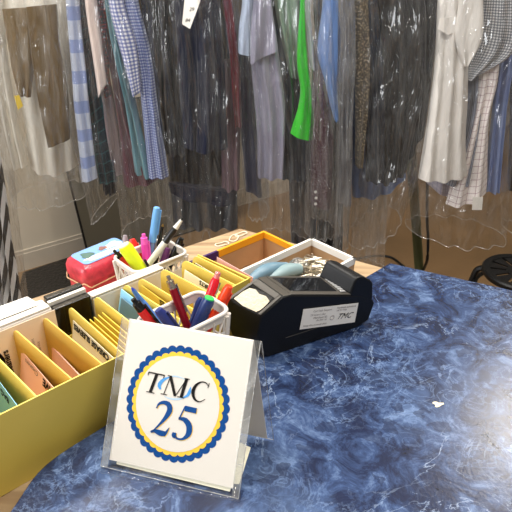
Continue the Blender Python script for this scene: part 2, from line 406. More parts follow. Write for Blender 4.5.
card('cream card printed CREASE SLEEVES in large black capitals', .112, .133, M['cream'], 1.017, lines=[('CREASE SLEEVES', .0122, .026, .0026, M['ink'], .0005), ('no starch', .005, .003, .003, M['greyink'], 0)])
for k in range(5):
    card(['foremost', 'second', 'third', 'fourth', 'rearmost'][k]+' of the five plain yellow cards behind the CREASE SLEEVES card', .146+.004*k, .146+.0052*k, M['lemon'], 1.012+.002*k, group='plain yellow cards', th=.001, vb=.112-.002*k)
card('bright blue card printed CASE in the slot behind the plain yellow cards', .178, .209, M['sky'], 1.027, lines=[('CASE', .014, .045, .002, M['ink'], .0005)], th=.0012, vb=.127)
card('darker blue card edge below the card printed CASE', .175, .203, M['tealgrey'], 1.020, th=.001)
card('yellow card printed NOTES behind the blue pen of the front basket', .221, .2355, M['lemon'], 1.026, lines=[('NOTES', .012, .035, .001, M['ink'], .0004)])
card('cream card printed SHIRTS behind the dark red pen', .285, .308, M['cream'], 1.022, vf=.026, lines=[('SHIRTS', .010, .05, .001, M['ink'], .0003)])
card('narrow cream card with a line of small black print, right of the dark red pen', .318, .3275, M['cream'], 1.026, vf=.03, lines=[('EXTRA STARCH ON HANGER', .0065, .035, .001, M['ink'], .0003)])
# rose card standing past the end of the last divider
card('pale rose card with white stripes at the right end of the yellow box', .352, .362, M['rose'], 1.026, vf=.03, vb=.11, lines=[], zbot=zb)
# end wall
MB().prism([W(.3535, .027, zb), W(.341, .13, zb), W(.341, .13, rim), W(.3535, .027, rim)], U*.0016).build('end_wall', M['board'], bx)

# cream printed flyer leaning on the rear wall, left
t = thing('printed_flyer', 'cream flyer with black winged logo and small print at the back of the yellow box', 'flyer', W(.0, .13, .93))
fo = .1322
MB().box(*wx(-.15, .1295, zb+.003, .267, .0008, 1.0345-zb-.003)).build('flyer_sheet', plain('flyer paper', rgb(240, 222, 200), .6), t)
fz = lambda a, z: W(a, .1290, z)
for s, size, a, z, m_ in (('Cleaners', .011, .052, .938+.07, M['ink']), ):
    text(t, s, size, fz(a, z-.04), Z, -U, m_, bold=.0003, lift=.0008)
for k, (s, a) in enumerate((('for all your needs', .078), ('alterations & repairs', .084), ('same day service', .09), ('open 7 days a week', .105))):
    text(t, s, .0052, fz(a, .965), Z, -U, M['greyink'] if k < 3 else M['ink'], lift=.0008)
mb = MB(); tt = lambda x, y: W(x, .1288, y)
ribbon(mb, [(.040, 1.012, .001), (.044, .995, .005), (.042, .978, .003), (.046, .962, .008)], tt)
ribbon(mb, [(.02, .975, .001), (.03, .968, .004), (.046, .963, .006)], tt)
mb.build('winged_logo', M['ink'], t)

# things standing behind the yellow box
t = thing('white_carton', 'slim white carton standing behind the yellow box, left of the black box', 'box', W(-.02, .155, wz))
MB().box(*wx(-.18, .1365, zb, .297, .030, 1.034-zb)).build('body', M['whiteplastic'], t, bevel=.003)
MB().box(*wx(-.178, .1375, 1.034, .293, .011, .003)).build('lid_lip', M['whiteplastic'], t, bevel=.001)
t = thing('paper_sheet', 'loose white sheet with ruled lines lying on the slim white carton', 'paper', W(.0, .16, 1.038))
MB().prism([W(-.15, .149, 1.0375), W(.107, .149, 1.0375), W(.102, .175, 1.0385), W(-.15, .184, 1.0385)], (0, 0, .0007)).build('sheet', M['paper'], t)
mb = MB()
for k in range(5): ribbon(mb, [(.085-.026*k, .152, .0006), (.081-.026*k, .178, .0006)], lambda x, y: W(x, y, 1.0402))
mb.build('ruled_lines', M['greyink'], t)
t = thing('black_box', 'glossy black file box with a white strip along its top, between two white cartons', 'box', W(.14, .15, wz))
MB().box(*wx(.1185, .1365, zb, .051, .012, 1.030-zb)).build('front_shell', M['blackgloss'], t, bevel=.0015)
MB().box(*wx(.1185, .1495, zb, .051, .006, 1.034-zb)).build('inner_panel', M['whiteplastic'], t)
MB().box(*wx(.1185, .1565, zb, .051, .010, 1.037-zb)).build('rear_shell', M['blackgloss'], t, bevel=.0015)
t = thing('white_carton', 'slim white carton standing behind the yellow box, between the black box and rear pen basket', 'box', W(.22, .15, wz))
MB().box(*wx(.171, .1365, zb, .117, .021, 1.024-zb)).build('body', M['whiteplastic'], t, bevel=.004)
MB().box(*wx(.171, .1362, 1.0242, .114, .006, .003)).build('lid_lip', M['whiteplastic'], t, bevel=.0015)

# ---- red tin
ta = math.radians(48); TX = Vector((math.cos(ta), math.sin(ta), 0)); TY = Vector((-TX.y, TX.x, 0)); tp0 = Vector((-.277, .768, 0))
t = thing('tin_box', 'red tin box with picture lid and rubber band, left of the rear pen basket', 'tin', tp0+TX*.06+TY*.03+Z*wz)
def rr(x0, x1, y0, y1, r, z, n=5):
    out = []
    for cx, cy, a0 in ((x1-r, y1-r, 0), (x0+r, y1-r, 90), (x0+r, y0+r, 180), (x1-r, y0+r, 270)):
        for k in range(n): a = math.radians(a0+k*90/(n-1)); out.append(tp0+TX*(cx+r*math.cos(a))+TY*(cy+r*math.sin(a))+Z*z)
    return out
def loft(rings, cap=True):
    mb = MB(); n = len(rings[0]); vs = [q for r in rings for q in r]; fs = []
    for i in range(len(rings)-1):
        for j in range(n): fs.append((i*n+j, i*n+(j+1) % n, (i+1)*n+(j+1) % n, (i+1)*n+j))
    if cap: fs += [tuple(range(n))[::-1], tuple(range((len(rings)-1)*n, len(rings)*n))]
    return mb.add(vs, fs)
tl, tw = .110, .067
M['tin'] = plain('red lacquer', rgb(192, 48, 64), .38, coat=.25, var=.28, vscale=90)
loft([rr(.002, tl-.002, .002, tw-.002, .012, zb), rr(.002, tl-.002, .002, tw-.002, .012, .952)]).build('body', M['tin'], t)
loft([rr(0, tl, 0, tw, .013, .950), rr(0, tl, 0, tw, .013, .966), rr(.003, tl-.003, .003, tw-.003, .012, .974), rr(.010, tl-.010, .010, tw-.010, .010, .979)]).build('lid', M['tin'], t)
picm = plain('picture blue', rgb(120, 160, 215), .3)
pic = loft([rr(.010, tl-.009, .009, tw-.009, .008, .979), rr(.010, tl-.009, .009, tw-.009, .008, .9798)]).build('lid_picture', picm, t)
def blob(name, cx, cy, rx, ry, mat, z=.9800, seed=0):
    pts_ = []
    for k in range(20):
        a = k*math.pi/10; r = 1+.18*math.sin(3*a+seed)+.1*math.sin(5*a+2*seed)
        pts_.append(tp0+TX*(cx+rx*r*math.cos(a))+TY*(cy+ry*r*math.sin(a))+Z*z)
    return MB().prism(pts_, (0, 0, .0003)).build(name, mat, pic)
blob('snow_field', .055, .02, .040, .007, M['paper'], seed=1)
blob('snowy_roof', .082, .036, .016, .009, M['paper'], z=.9802, seed=4)
blob('fir_tree', .030, .036, .011, .010, plain('fir green', rgb(70, 105, 95), .4), z=.9803, seed=2)
blob('house', .062, .038, .008, .006, plain('brick brown', rgb(135, 90, 80), .4), z=.9803, seed=3)
rb = [q+Vector((0, 0, 0)) for q in rr(-.0012, tl+.0012, -.0012, tw+.0012, .014, .945, 7)]
rb = [q+Z*(.004*math.sin(i*.9)) for i, q in enumerate(rb)]
MB().tube(rb, .0011, 6, closed=True).build('rubber_band', plain('tan rubber', rgb(205, 165, 125), .5), t)

# ---- pen baskets
def basket(label, corner, ex, ey, z0, h, ins):
    """corner = near-left rim corner in world (z ignored); ex, ey rim edge vectors"""
    c0 = Vector((corner.x, corner.y, 0)); base = c0+ex/2+ey/2
    t_ = thing('pen_basket', label, 'basket', base+Z*z0)
    lx, ly = ex.length, ey.length; dx, dy = ex.normalized(), ey.normalized()
    def ring(f, z, r):
        i_ = ins*(1-f); out = []
        for cx, cy, a0 in ((lx-i_-r, ly-i_-r, 0), (i_+r, ly-i_-r, 90), (i_+r, i_+r, 180), (lx-i_-r, i_+r, 270)):
            for k in range(5): a = math.radians(a0+k*22.5); out.append(c0+dx*(cx+r*math.cos(a))+dy*(cy+r*math.sin(a))+Z*z)
        return out
    zt = z0+h
    MB().tube(ring(1, zt, .012), .0024, 8, True).build('rim', M['whiteplastic'], t_)
    # solid band under the rim and round the foot
    def band(f0, f1, name):
        a_, b_ = ring(f0, z0+h*f0, .012), ring(f1, z0+h*f1, .012); n = len(a_)
        ai = [q+(base-q)*0 for q in a_]
        mb = MB(); cen_ = Vector((base.x, base.y, 0))
        def inn(q): d = Vector((cen_.x-q.x, cen_.y-q.y, 0)).normalized(); return q+d*.0018
        vs = a_+b_+[inn(q) for q in a_]+[inn(q) for q in b_]; fs = []
        for j in range(n):
            j2 = (j+1) % n
            fs += [(j, j2, n+j2, n+j), (2*n+j2, 2*n+j, 3*n+j, 3*n+j2), (j, 2*n+j, 2*n+j2, j2), (n+j, n+j2, 3*n+j2, 3*n+j)]
        return mb.add(vs, fs).build(name, M['whiteplastic'], t_)
    band(.90, 1.0, 'upper_band'); band(0, .10, 'lower_band')
    rb0 = ring(.02, z0+.0015, .012); MB().prism(rb0, (0, 0, .002)).build('bottom', M['whiteplastic'], t_)
    # triangular lattice walls
    def pt(side, s, f):
        i_ = ins*(1-f); z = z0+h*f
        if side == 0: return c0+dx*(i_+(lx-2*i_)*s)+dy*i_+Z*z
        if side == 1: return c0+dx*(lx-i_)+dy*(i_+(ly-2*i_)*s)+Z*z
        if side == 2: return c0+dx*(lx-i_-(lx-2*i_)*s)+dy*(ly-i_)+Z*z
        return c0+dx*i_+dy*(ly-i_-(ly-2*i_)*s)+Z*z
    for side in range(4):
        mb = MB(); nc = 5 if side in (0, 2) else 4; rows = [.08, .35, .63, .92]
        s0, s1 = (.10, .90)
        for k in range(nc+1):
            s = s0+(s1-s0)*k/nc; mb.tube([pt(side, s, .06), pt(side, s, .94)], .0012, 5)
        for r_ in rows[1:3]: mb.tube([pt(side, s0-.06, r_), pt(side, s1+.06, r_)], .0014, 5)
        for i in range(3):
            for k in range(nc):
                a_ = s0+(s1-s0)*k/nc; b_ = s0+(s1-s0)*(k+1)/nc
                if (i+k) % 2: a_, b_ = b_, a_
                mb.tube([pt(side, a_, rows[i]), pt(side, b_, rows[i+1])], .0013, 5)
        # corner posts
        mb.tube([pt(side, .055, .05), pt(side, .055, .95)], .003, 6); mb.tube([pt(side, .945, .05), pt(side, .945, .95)], .003, 6)
        mb.build('lattice_wall', M['whiteplastic'], t_)
    return t_, pt, c0, dx, dy
fb, fpt, fc0, fdx, fdy = basket('white lattice plastic basket of pens standing on the blue worktop behind the tent card',
    W(.157, -.057, 0), U*.092, Vv*.058, .9502, .117, .007)
rbk, rpt, rc0, rdx, rdy = basket('white lattice plastic basket of pens on the wooden counter beside the red tin',
    W(.256, .168, 0), U*.095, Vv*.068, zb, .104, .007)
def label_on(parent, pt_, side, s0, s1, f0, f1, items, name='paper_label'):
    a_, b_, c_, d_ = pt_(side, s0, f0), pt_(side, s1, f0), pt_(side, s1, f1), pt_(side, s0, f1)
    n_ = (b_-a_).cross(d_-a_).normalized()
    off = n_*.0024
    lo = MB().prism([a_+off, b_+off, c_+off, d_+off], n_*.0004).build(name, M['paper'], parent)
    for s, size, s_, f_, m_ in items:
        oo = pt_(side, s_, f_)+n_*.003; text(parent, s, size, oo, b_-a_, d_-a_, m_, shear=.3, bold=.0004, lift=.0002)
label_on(rbk, rpt, 0, .12, .45, .30, .86, [('Dana', .014, .16, .66, M['redink'])])
label_on(rbk, rpt, 0, .55, .90, .30, .80, [('Di', .014, .60, .60, M['redink'])])
label_on(fb, fpt, 0, .62, .9, .30, .80, [('10', .012, .68, .55, M['pinkink'])])

# ---- pens (built upright: tip at z=0, end at z=length)
def place(t_, tip, top):
    d = (top-tip).normalized(); t_.location = tip; t_.rotation_mode = 'QUATERNION'; t_.rotation_quaternion = Vector((0, 0, 1)).rotation_difference(d)
def mt(col, rough=.3, tr=0, name='pen plastic'): return plain(name, col, rough, trans=tr)
CLR = mt(rgb(225, 225, 225), .1, .8, 'clear plastic')
def pen(label, kind, topx, topy, Yt, ex_, ey_, Ye, cols, L=.145, r=.0045, group=None, name='pen', cat='pen'):
    T_ = V(topx, topy, Yt); E_ = V(ex_, ey_, Ye); tip = T_+(E_-T_).normalized()*L
    t_ = thing(name, label, cat, (0, 0, 0), group)
    c1, c2, c3 = cols
    def part(n, prof, m_, k=16): return MB().lathe(prof, k=k).build(n, m_, t_, local=True)
    def clip(z0, z1, m_, off=r): MB().box((off, -.0016, z0), (.0022, 0, 0), (0, .0032, 0), (0, 0, z1-z0)).box((off-.002, -.0016, z1-.004), (.004, 0, 0), (0, .0032, 0), (0, 0, .004)).build('clip', m_, t_, bevel=.0004, local=True)
    if kind == 'stick':    # capped ballpoint, cap up
        part('barrel', [(.001, 0), (.0035, .008), (r*.8, .012), (r*.8, L-.055)], c2); part('cap', [(r, L-.058), (r*1.05, L-.05), (r, L-.01), (r*.85, L-.001), (r*.6, L)], c1); clip(L-.045, L-.004, c1)
    elif kind == 'click':
        part('barrel', [(.001, 0), (.0028, .008), (r, .022), (r*1.02, L-.016)], c1); part('tip_cone', [(.0012, -.002), (.003, .0085), (.0033, .009)], c2)
        part('upper_collar', [(r*.95, L-.016), (r*.9, L-.006), (r*.55, L-.0055)], c2); part('push_button', [(r*.5, L-.007), (r*.5, L)], c3); clip(L-.048, L-.012, c2)
    elif kind == 'marker':
        part('barrel', [(r*.9, 0), (r, .004), (r, L-.045)], c2); part('cap', [(r*1.08, L-.047), (r*1.08, L-.006), (r*.8, L-.0005), (r*.4, L)], c1); clip(L-.04, L-.008, c3, r*1.05)
    elif kind == 'highlighter':
        part('barrel', [(r*.7, 0), (r*.95, .01), (r, .03), (r*1.1, L-.02), (r*1.1, L-.006), (r*.95, L-.001)], c1); part('end_disc', [(r*.85, L-.0012), (r*.85, L+.0006)], c3, 20)
        mb = MB(); mb.prism([(r*1.0, -.004, .035), (r*1.0+.003, -.0025, L-.035), (r*1.0+.003, .0025, L-.035), (r*1.0, .004, .035)], (.003, 0, 0)); mb.build('clip', c2, t_, bevel=.001, local=True)
    elif kind == 'tipup':   # tip pointing up
        part('barrel', [(r*.8, 0), (r, .01), (r, L-.03), (r*.85, L-.02), (.0024, L-.004)], c1); part('grip', [(r*1.04, L-.048), (r*1.04, L-.026), (r*.86, L-.02)], c2); part('tip_cone', [(.0024, L-.005), (.0008, L)], c3)
    elif kind == 'fine':    # transparent barrelled retractable pen, button up
        part('barrel', [(.001, 0), (.003, .01), (r, .025), (r, L-.04)], c1); part('upper_barrel', [(r*1.03, L-.041), (r*1.05, L-.012), (r*.8, L-.008)], c2); part('push_button', [(r*.7, L-.009), (r*.7, L-.001), (r*.5, L)], c3); clip(L-.05, L-.012, M['steel'])
    place(t_, tip, T_)
    return t_
# rear basket (Y .70-.81)
gr = 'pens in the rear basket'
pen('light blue capped stick pen standing tallest in the rear basket', 'stick', 157, 207, .79, 151, 252, .78, (mt(rgb(105, 165, 225)), mt(rgb(150, 180, 225), .15, .5), M['steel']), .165, .0058, gr)
pen('white pen with black tip leaning right out of the rear basket', 'tipup', 183, 218, .775, 151, 261, .76, (mt(rgb(232, 228, 216)), mt(rgb(24, 22, 22)), M['blackmatte']), .150, .0052, gr)
pen('magenta gel pen next to the light blue pen in the rear basket', 'click', 143.5, 234, .775, 146, 256, .77, (mt(rgb(225, 60, 170)), mt(rgb(235, 90, 185)), mt(rgb(235, 90, 185))), .125, .006, gr)
pen('fat yellow highlighter with black clip in the rear basket', 'highlighter', 124, 245, .735, 139, 267, .735, (mt(rgb(222, 238, 30), .35), M['blackmatte'], mt(rgb(235, 238, 190))), .115, .0098, gr, 'highlighter', 'highlighter')
pen('red capped marker behind the yellow highlighter', 'marker', 132, 239, .79, 137, 255, .785, (mt(rgb(225, 45, 35)), mt(rgb(215, 215, 215)), mt(rgb(225, 45, 35))), .120, .0055, gr, 'marker', 'marker')
pen('grey pen left of the red capped marker in the rear basket', 'marker', 125, 235, .80, 126, 255, .79, (mt(rgb(150, 140, 145)), mt(rgb(160, 150, 155)), mt(rgb(120, 115, 120))), .13, .004, gr)
pen('black and red pen leaning left over the rim of the rear basket', 'click', 113.5, 250, .755, 124, 262, .75, (mt(rgb(200, 35, 30)), M['blackgloss'], M['blackgloss']), .115, .005, gr)
pen('thick black marker at the right end of the rear basket', 'marker', 181.5, 238, .79, 173, 257, .785, (M['blackgloss'], M['blackmatte'], M['blackgloss']), .120, .0058, gr, 'marker', 'marker')
pen('slim black and gold pen between the light blue and white pens', 'tipup', 163, 224, .795, 158, 250, .79, (M['blackgloss'], M['blackgloss'], plain('brass', rgb(200, 160, 90), .3, 1)), .15, .0036, gr)
pen('purple pen low behind the white pen in the rear basket', 'marker', 168, 248, .79, 163, 262, .785, (mt(rgb(120, 60, 120)), mt(rgb(130, 70, 130)), mt(rgb(150, 90, 150))), .105, .0048, gr)
pen('silver pen low beside the thick black marker in the rear basket', 'tipup', 169, 243, .80, 165, 258, .795, (M['steel'], M['steel'], M['steel']), .112, .0036, gr)
# front basket (Y .46-.58)
gr = 'pens in the front basket'
pen('blue stick pen with pointed cap leaning left in the front basket', 'tipup', 131.5, 287.5, .515, 156, 321, .515, (mt(rgb(90, 140, 205), .2, .3), mt(rgb(80, 130, 200), .2), mt(rgb(40, 60, 170))), .135, .0042, gr)
pen('red pen with black end at the left corner of the front basket', 'click', 133, 299, .50, 148, 318, .50, (mt(rgb(205, 30, 30)), M['blackgloss'], M['blackgloss']), .118, .0056, gr)
pen('navy capped pen lying low between the blue and dark red pens', 'marker', 158, 309, .495, 168, 322, .495, (mt(rgb(38, 48, 110)), mt(rgb(60, 70, 120)), mt(rgb(30, 38, 90))), .105, .0052, gr)
pen('dark red metallic pen with steel push button in the front basket', 'click', 168, 276, .545, 184, 318, .535, (plain('dark red metallic', rgb(150, 18, 35), .2, .4), M['steel'], M['steel']), .145, .0048, gr)
pen('navy marker with bright green end in the front basket', 'highlighter', 209.5, 298, .53, 199, 322, .525, (mt(rgb(28, 50, 105)), M['blackmatte'], mt(rgb(55, 200, 95))), .112, .0068, gr, 'marker', 'marker')
pen('slim navy pen left of the green ended marker', 'marker', 201, 298, .55, 194, 318, .545, (mt(rgb(30, 50, 110)), mt(rgb(30, 50, 110)), M['steel']), .115, .0042, gr)
pen('red pen with clear push end behind the green ended marker', 'fine', 218.5, 272, .565, 208, 300, .555, (mt(rgb(205, 25, 40), .2), mt(rgb(215, 30, 45), .2), mt(rgb(240, 150, 150), .15, .5)), .135, .0052, gr)
pen('orange red capped marker at the right corner of the front basket', 'marker', 229.5, 285.5, .555, 216, 312, .55, (mt(rgb(250, 70, 25)), mt(rgb(240, 60, 25)), mt(rgb(245, 60, 20))), .128, .0055, gr, 'marker', 'marker')

# ---- cartons at the back
def carton(name, label, u0, u1, v0, v1, zt, rim_m, band, rim_th, wallcols):
    t_ = thing(name, label, 'box', W((u0+u1)/2, (v0+v1)/2, wz)); th = .003
    sides = [('side_panel', u0, v0, u1-u0, th), ('side_panel', u0, v1-th, u1-u0, th), ('side_panel', u0, v0+th, th, v1-v0-2*th), ('side_panel', u1-th, v0+th, th, v1-v0-2*th)]
    for n_, a_, b_, da, db in sides: MB().box(*wx(a_, b_, zb, da, db, zt-zb)).build(n_, M['kraft'], t_)
    MB().box(*wx(u0+th, v0+th, zb, u1-u0-2*th, v1-v0-2*th, .002)).build('bottom', M['kraft'], t_)
    return t_
# orange rimmed carton
cu0, cu1, cv0, cv1 = .352, .534, .112, .190
cz = .982
t = carton('open_carton', 'open brown carton with orange and purple printed rim behind the white rimmed carton', cu0, cu1, cv0, cv1, cz, None, None, 0, None)
def rimstrip(t_, u0, u1, v0, v1, z0, z1, name, mat, inside=None, grow=.0008):
    return MB().box(*wx(u0-grow, v0-grow, z0, u1-u0+2*grow, v1-v0+2*grow, z1-z0)).build(name, mat, t_)
ksplit = .425
rimstrip(t, cu0, ksplit, cv1-.003, cv1, cz-.014, cz+.001, 'purple_band', M['purple'])
rimstrip(t, ksplit, cu1, cv1-.003, cv1, cz-.012, cz+.001, 'orange_band', M['orange'])
rimstrip(t, cu1-.003, cu1, cv0+.003, cv1-.003, cz-.010, cz+.001, 'orange_band', M['orange'])
# dark thing lying in the carton: a hand tool handle
t = thing('stapler', 'dark brown stapler lying in the orange rimmed carton', 'stapler', W(.445, .15, zb+.002))
MB().prism([W(.415, .14, zb+.002), W(.47, .14, zb+.002), W(.478, .14, .935), W(.474, .14, .952), W(.455, .14, .954), W(.415, .14, .925)], Vv*.018).build('handle', plain('dark brown plastic', rgb(52, 34, 26), .35), t, bevel=.004)
MB().prism([W(.408, .142, zb+.002), W(.476, .142, zb+.002), W(.476, .142, zb+.009), W(.408, .142, zb+.009)], Vv*.014).build('base_plate', M['steel'], t)
# white rimmed carton
au0, au1, av0, av1 = .388, .572, .012, .108; az = .985
t = carton('open_carton', 'open carton with white folded rim holding pins and scissors, behind the card terminal', au0, au1, av0, av1, az, None, None, 0, None)
mb = MB()
for a_, b_, da, db in ((au0, av0, au1-au0, .003), (au0, av1-.003, au1-au0, .003), (au0, av0, .003, av1-av0), (au1-.003, av0, .003, av1-av0)):
    mb.box(*wx(a_-.0008, b_-.0008, az-.011, da+.0016, db+.0016, .0122))
mb.build('white_rim', M['paper'], t)
MB().box(*wx(au1+.0001, av0+.032, zb, .0006, av1-av0-.032, az-.011-zb)).build('purple_print', M['purple'], t)
MB().box(*wx(au1+.0001, av0, zb, .0008, .032, az-.011-zb)).build('orange_print', M['orange'], t)
# false bottom of pins: uncountable heap
mb = MB(); random.seed(3)
for k in range(420):
    a_ = random.uniform(.475, .562); b_ = random.uniform(.022, .098); hgt = .036*(1-((a_-.53)/.08)**2)*(1-((b_-.06)/.07)**2)+.020
    z_ = zb+.003+max(.002, hgt)*random.uniform(.75, 1.0); th_ = random.uniform(0, 6.28); L_ = .0125
    c_ = W(a_, b_, z_); d = Vector((math.cos(th_), math.sin(th_), random.uniform(-.3, .3)))*L_; e = Vector((-math.sin(th_), math.cos(th_), 0))*.0035
    pts_ = [c_-d+e*.6, c_-d*.3+e, c_+d*.8+e, c_+d, c_+d*.8-e*.6, c_-d*.9-e*.4, c_-d]
    mb.tube(pts_, .0005, 3)
vs = []; nx, ny = 12, 10
for i in range(nx+1):
    for j in range(ny+1):
        a_ = .393+(.569-.393)*i/nx; b_ = .017+(.104-.017)*j/ny; hgt = .026*max(0, (1-((a_-.53)/.08)**2))*max(0, (1-((b_-.06)/.06)**2))
        vs.append(W(a_, b_, zb+.004+hgt))
hp = thing('metal_pins', 'heap of small silver safety pins filling the white rimmed carton', 'pins', W(.52, .06, zb+.003)); hp['kind'] = 'stuff'
mb.build('pins', M['steel'], hp)['kind'] = 'stuff'
# plastic bag of pins
mb = MB(); s_ = [W(.485+.030*math.cos(a), .082+.010*math.sin(a), 0) for a in [k*math.pi/8 for k in range(16)]]
rings = []
for f, z_ in ((.6, .945), (1, .955), (.95, .968), (.5, .978), (.15, .983)):
    cc_ = W(.500, .078, 0); rings.append([cc_+(q-W(.485, .082, 0))*f+Z*(z_+.003*math.sin(i*2.3)) for i, q in enumerate(s_)])
M['pouchfilm'] = film('pouch film', .16, .14, scale=(60, 60, 60), bump=.8, dist=.01)
o = loft(rings).build('plastic_pouch', M['pouchfilm']); tag(o, 'crumpled clear plastic pouch lying on the silver pins', 'bag')
# scissors with pale blue loops
sc = thing('scissors', 'scissors with pale blue handles lying in the white rimmed carton', 'scissors', W(.43, .06, zb+.02))
def blobtube(pts_, rs, mat, name, flat=1): return MB().tube(catmull(pts_, 24), [r for r in [q.x for q in catmull([Vector((r, 0, 0)) for r in rs], 24)]], 12).build(name, mat, sc)
blobtube([G(246, 286, .968), G(256, 277, .974), G(269, 270, .978), G(287, 265, .974)], [.004, .010, .012, .005], M['tealgrey'], 'upper_handle')
blobtube([G(262, 284, .962), G(274, 277, .970), G(287, 271, .972), G(299, 269, .966)], [.005, .009, .012, .010], M['greypb'], 'lower_handle')
MB().prism([W(.462, .060, .962), W(.555, .085, .956), W(.553, .09, .956), W(.460, .074, .962)], (0, 0, .0015)).build('blades', M['steel'], sc)
# folded inside flap
# loose rubber bands on the wood behind
for k, (px, py, rx, ry, ro) in enumerate(((222, 244, .014, .007, .3), (234, 238, .014, .009, 1.0), (241, 234, .014, .007, .5))):
    c_ = G(px, py, zb+.0015); pts_ = []
    for i in range(20):
        a = i*math.pi/10; x_, y_ = rx*math.cos(a), ry*math.sin(a)*(1+.3*math.sin(2*a))
        pts_.append(c_+Vector((x_*math.cos(ro)-y_*math.sin(ro), x_*math.sin(ro)+y_*math.cos(ro), .0008*math.sin(3*a))))
    o = MB().tube(pts_, .0012, 6, True).build('rubber_band', M['rubber']); tag(o, ['leftmost', 'middle', 'rightmost'][k]+' of the three loose cream rubber bands on the wood behind the orange rimmed carton', 'rubber band', 'loose rubber bands on the counter')

# ================================================================ CARD TERMINAL
ta = math.radians(27); TU = Vector((math.cos(ta), math.sin(ta), 0)); TV = Vector((-TU.y, TU.x, 0)); T0 = Vector((.013, .583, 0))
def TP(a, b, z): return T0+TU*a+TV*b+Z*z
tw = .056
t = thing('card_terminal', 'black card payment terminal with a paper roll window and glossy screen on the blue worktop', 'terminal', TP(.08, .028, .9503))
prof = [(.004, .9505), (.150, .9505), (.170, .957), (.1775, .985), (.172, .993), (.150, 1.006), (.134, 1.0108), (.0365, 1.0398), (.024, 1.041), (-.0065, 1.0215), (-.012, .992), (-.001, .956)]
shift = [-.022, 0, 0, 0, 0, 0, 0, -.008, -.009, -.022, -.022, -.022]
a_ = [TP(a, 0, z) for a, z in prof]; b_ = [TP(a+d_, tw, z) for (a, z), d_ in zip(prof, shift)]; n = len(a_)
MB().add(a_+b_, [tuple(range(n)), tuple(range(n, 2*n))[::-1]]+[(i, (i+1) % n, n+(i+1) % n, n+i) for i in range(n)]).build('body', M['blackmatte'], t, bevel=.003, seg=3)
# warm grey top frame: bars around screen and paper window
def on_slope(a0, z0, a1, z1, s, b, lift=0):
    a_, z_ = a0+(a1-a0)*s, z0+(z1-z0)*s; a_ += (b/tw)*((-.022+.013*s) if a0 < 0 else (-.009 if a0 < .03 else -.008*(1-s))); n_ = Vector((-(z1-z0), 0, (a1-a0))).normalized()
    return TP(a_, b, z_)+TU*n_.x*lift+Z*n_.z*lift
def plate(name, seg_, s0, s1, b0_, b1_, lift, th, mat, parent=t, bev=.0006):
    P = [on_slope(*seg_, s0, b0_, lift), on_slope(*seg_, s1, b0_, lift), on_slope(*seg_, s1, b1_, lift), on_slope(*seg_, s0, b1_, lift)]
    n_ = (P[1]-P[0]).cross(P[3]-P[0]).normalized()
    return MB().prism(P, n_*th).build(name, mat, parent, bevel=bev)
lid = (-.0065, 1.0215, .024, 1.041); scr = (.0365, 1.0398, .134, 1.0108)
plate('lid_frame', lid, .0, .98, .001, .0055, .0002, .0016, M['greyplastic'])
plate('lid_frame', lid, .0, .98, .0505, .055, .0002, .0016, M['greyplastic'])
plate('lid_frame', lid, .78, 1.0, .0055, .0505, .0002, .0016, M['greyplastic'])
plate('paper_window', lid, .0, .78, .0055, .0505, .0000, .0006, M['blackgloss'])
# torn receipt paper
rp_ = [on_slope(*lid, s, b, .0012) for s, b in ((.02, .008), (.20, .0065), (.42, .0065), (.60, .008), (.68, .018), (.62, .028), (.68, .038), (.62, .047), (.40, .049), (.08, .048), (.0, .030))]
n_ = (rp_[3]-rp_[0]).cross(rp_[8]-rp_[0]).normalized()
if n_.z < 0: n_ = -n_
MB().prism(rp_, n_*.0006).build('receipt_paper', plain('receipt paper', rgb(202, 192, 170), .7, bump=.5, bscale=180), t)
plate('crossbar', (.024, 1.041, .0365, 1.0398), .1, 1.0, .0005, .0555, .0002, .0010, M['greyplastic'])
plate('screen_bezel', scr, .0, .99, .0008, .0552, .0002, .0012, M['greyplastic'])
plate('screen', scr, .05, .80, .009, .049, .0016, .0006, plain('dark screen glass', rgb(10, 12, 16), .05, coat=1), t)
for k in range(8):
    s_ = .845; b_ = .006+.0057*k; c_ = on_slope(*scr, s_, b_, .0016)
    MB().prism([c_, c_+TU*.0085-Z*.0025, c_+TU*.0085-Z*.0025+TV*.0042, c_+TV*.0042], (.0003, 0, .0016)).build('key', plain('clear grey key', rgb(165, 165, 165), .15) if k == 0 else bpy.data.materials['clear grey key'], t, bevel=.0005)
# rear hood
hood = [(.132, 1.012), (.139, 1.034), (.145, 1.0375), (.153, 1.035), (.166, 1.026), (.171, 1.020), (.174, .992), (.160, .985), (.140, .99)]
hood_far = [(.114, 1.0165), (.124, 1.039), (.131, 1.0415), (.141, 1.037), (.153, 1.028), (.161, 1.02), (.168, .995), (.150, .985), (.125, .99)]
a_ = [TP(x, .0005, z) for x, z in hood]; b_ = [TP(x, tw-.0005, z) for x, z in hood_far]
mb = MB(); n = len(a_); mb.add(a_+b_, [tuple(range(n)), tuple(range(n, 2*n))[::-1]]+[(i, (i+1) % n, n+(i+1) % n, n+i) for i in range(n)])
mb.build('rear_hood', M['blackmatte'], t, bevel=.0035, seg=3)
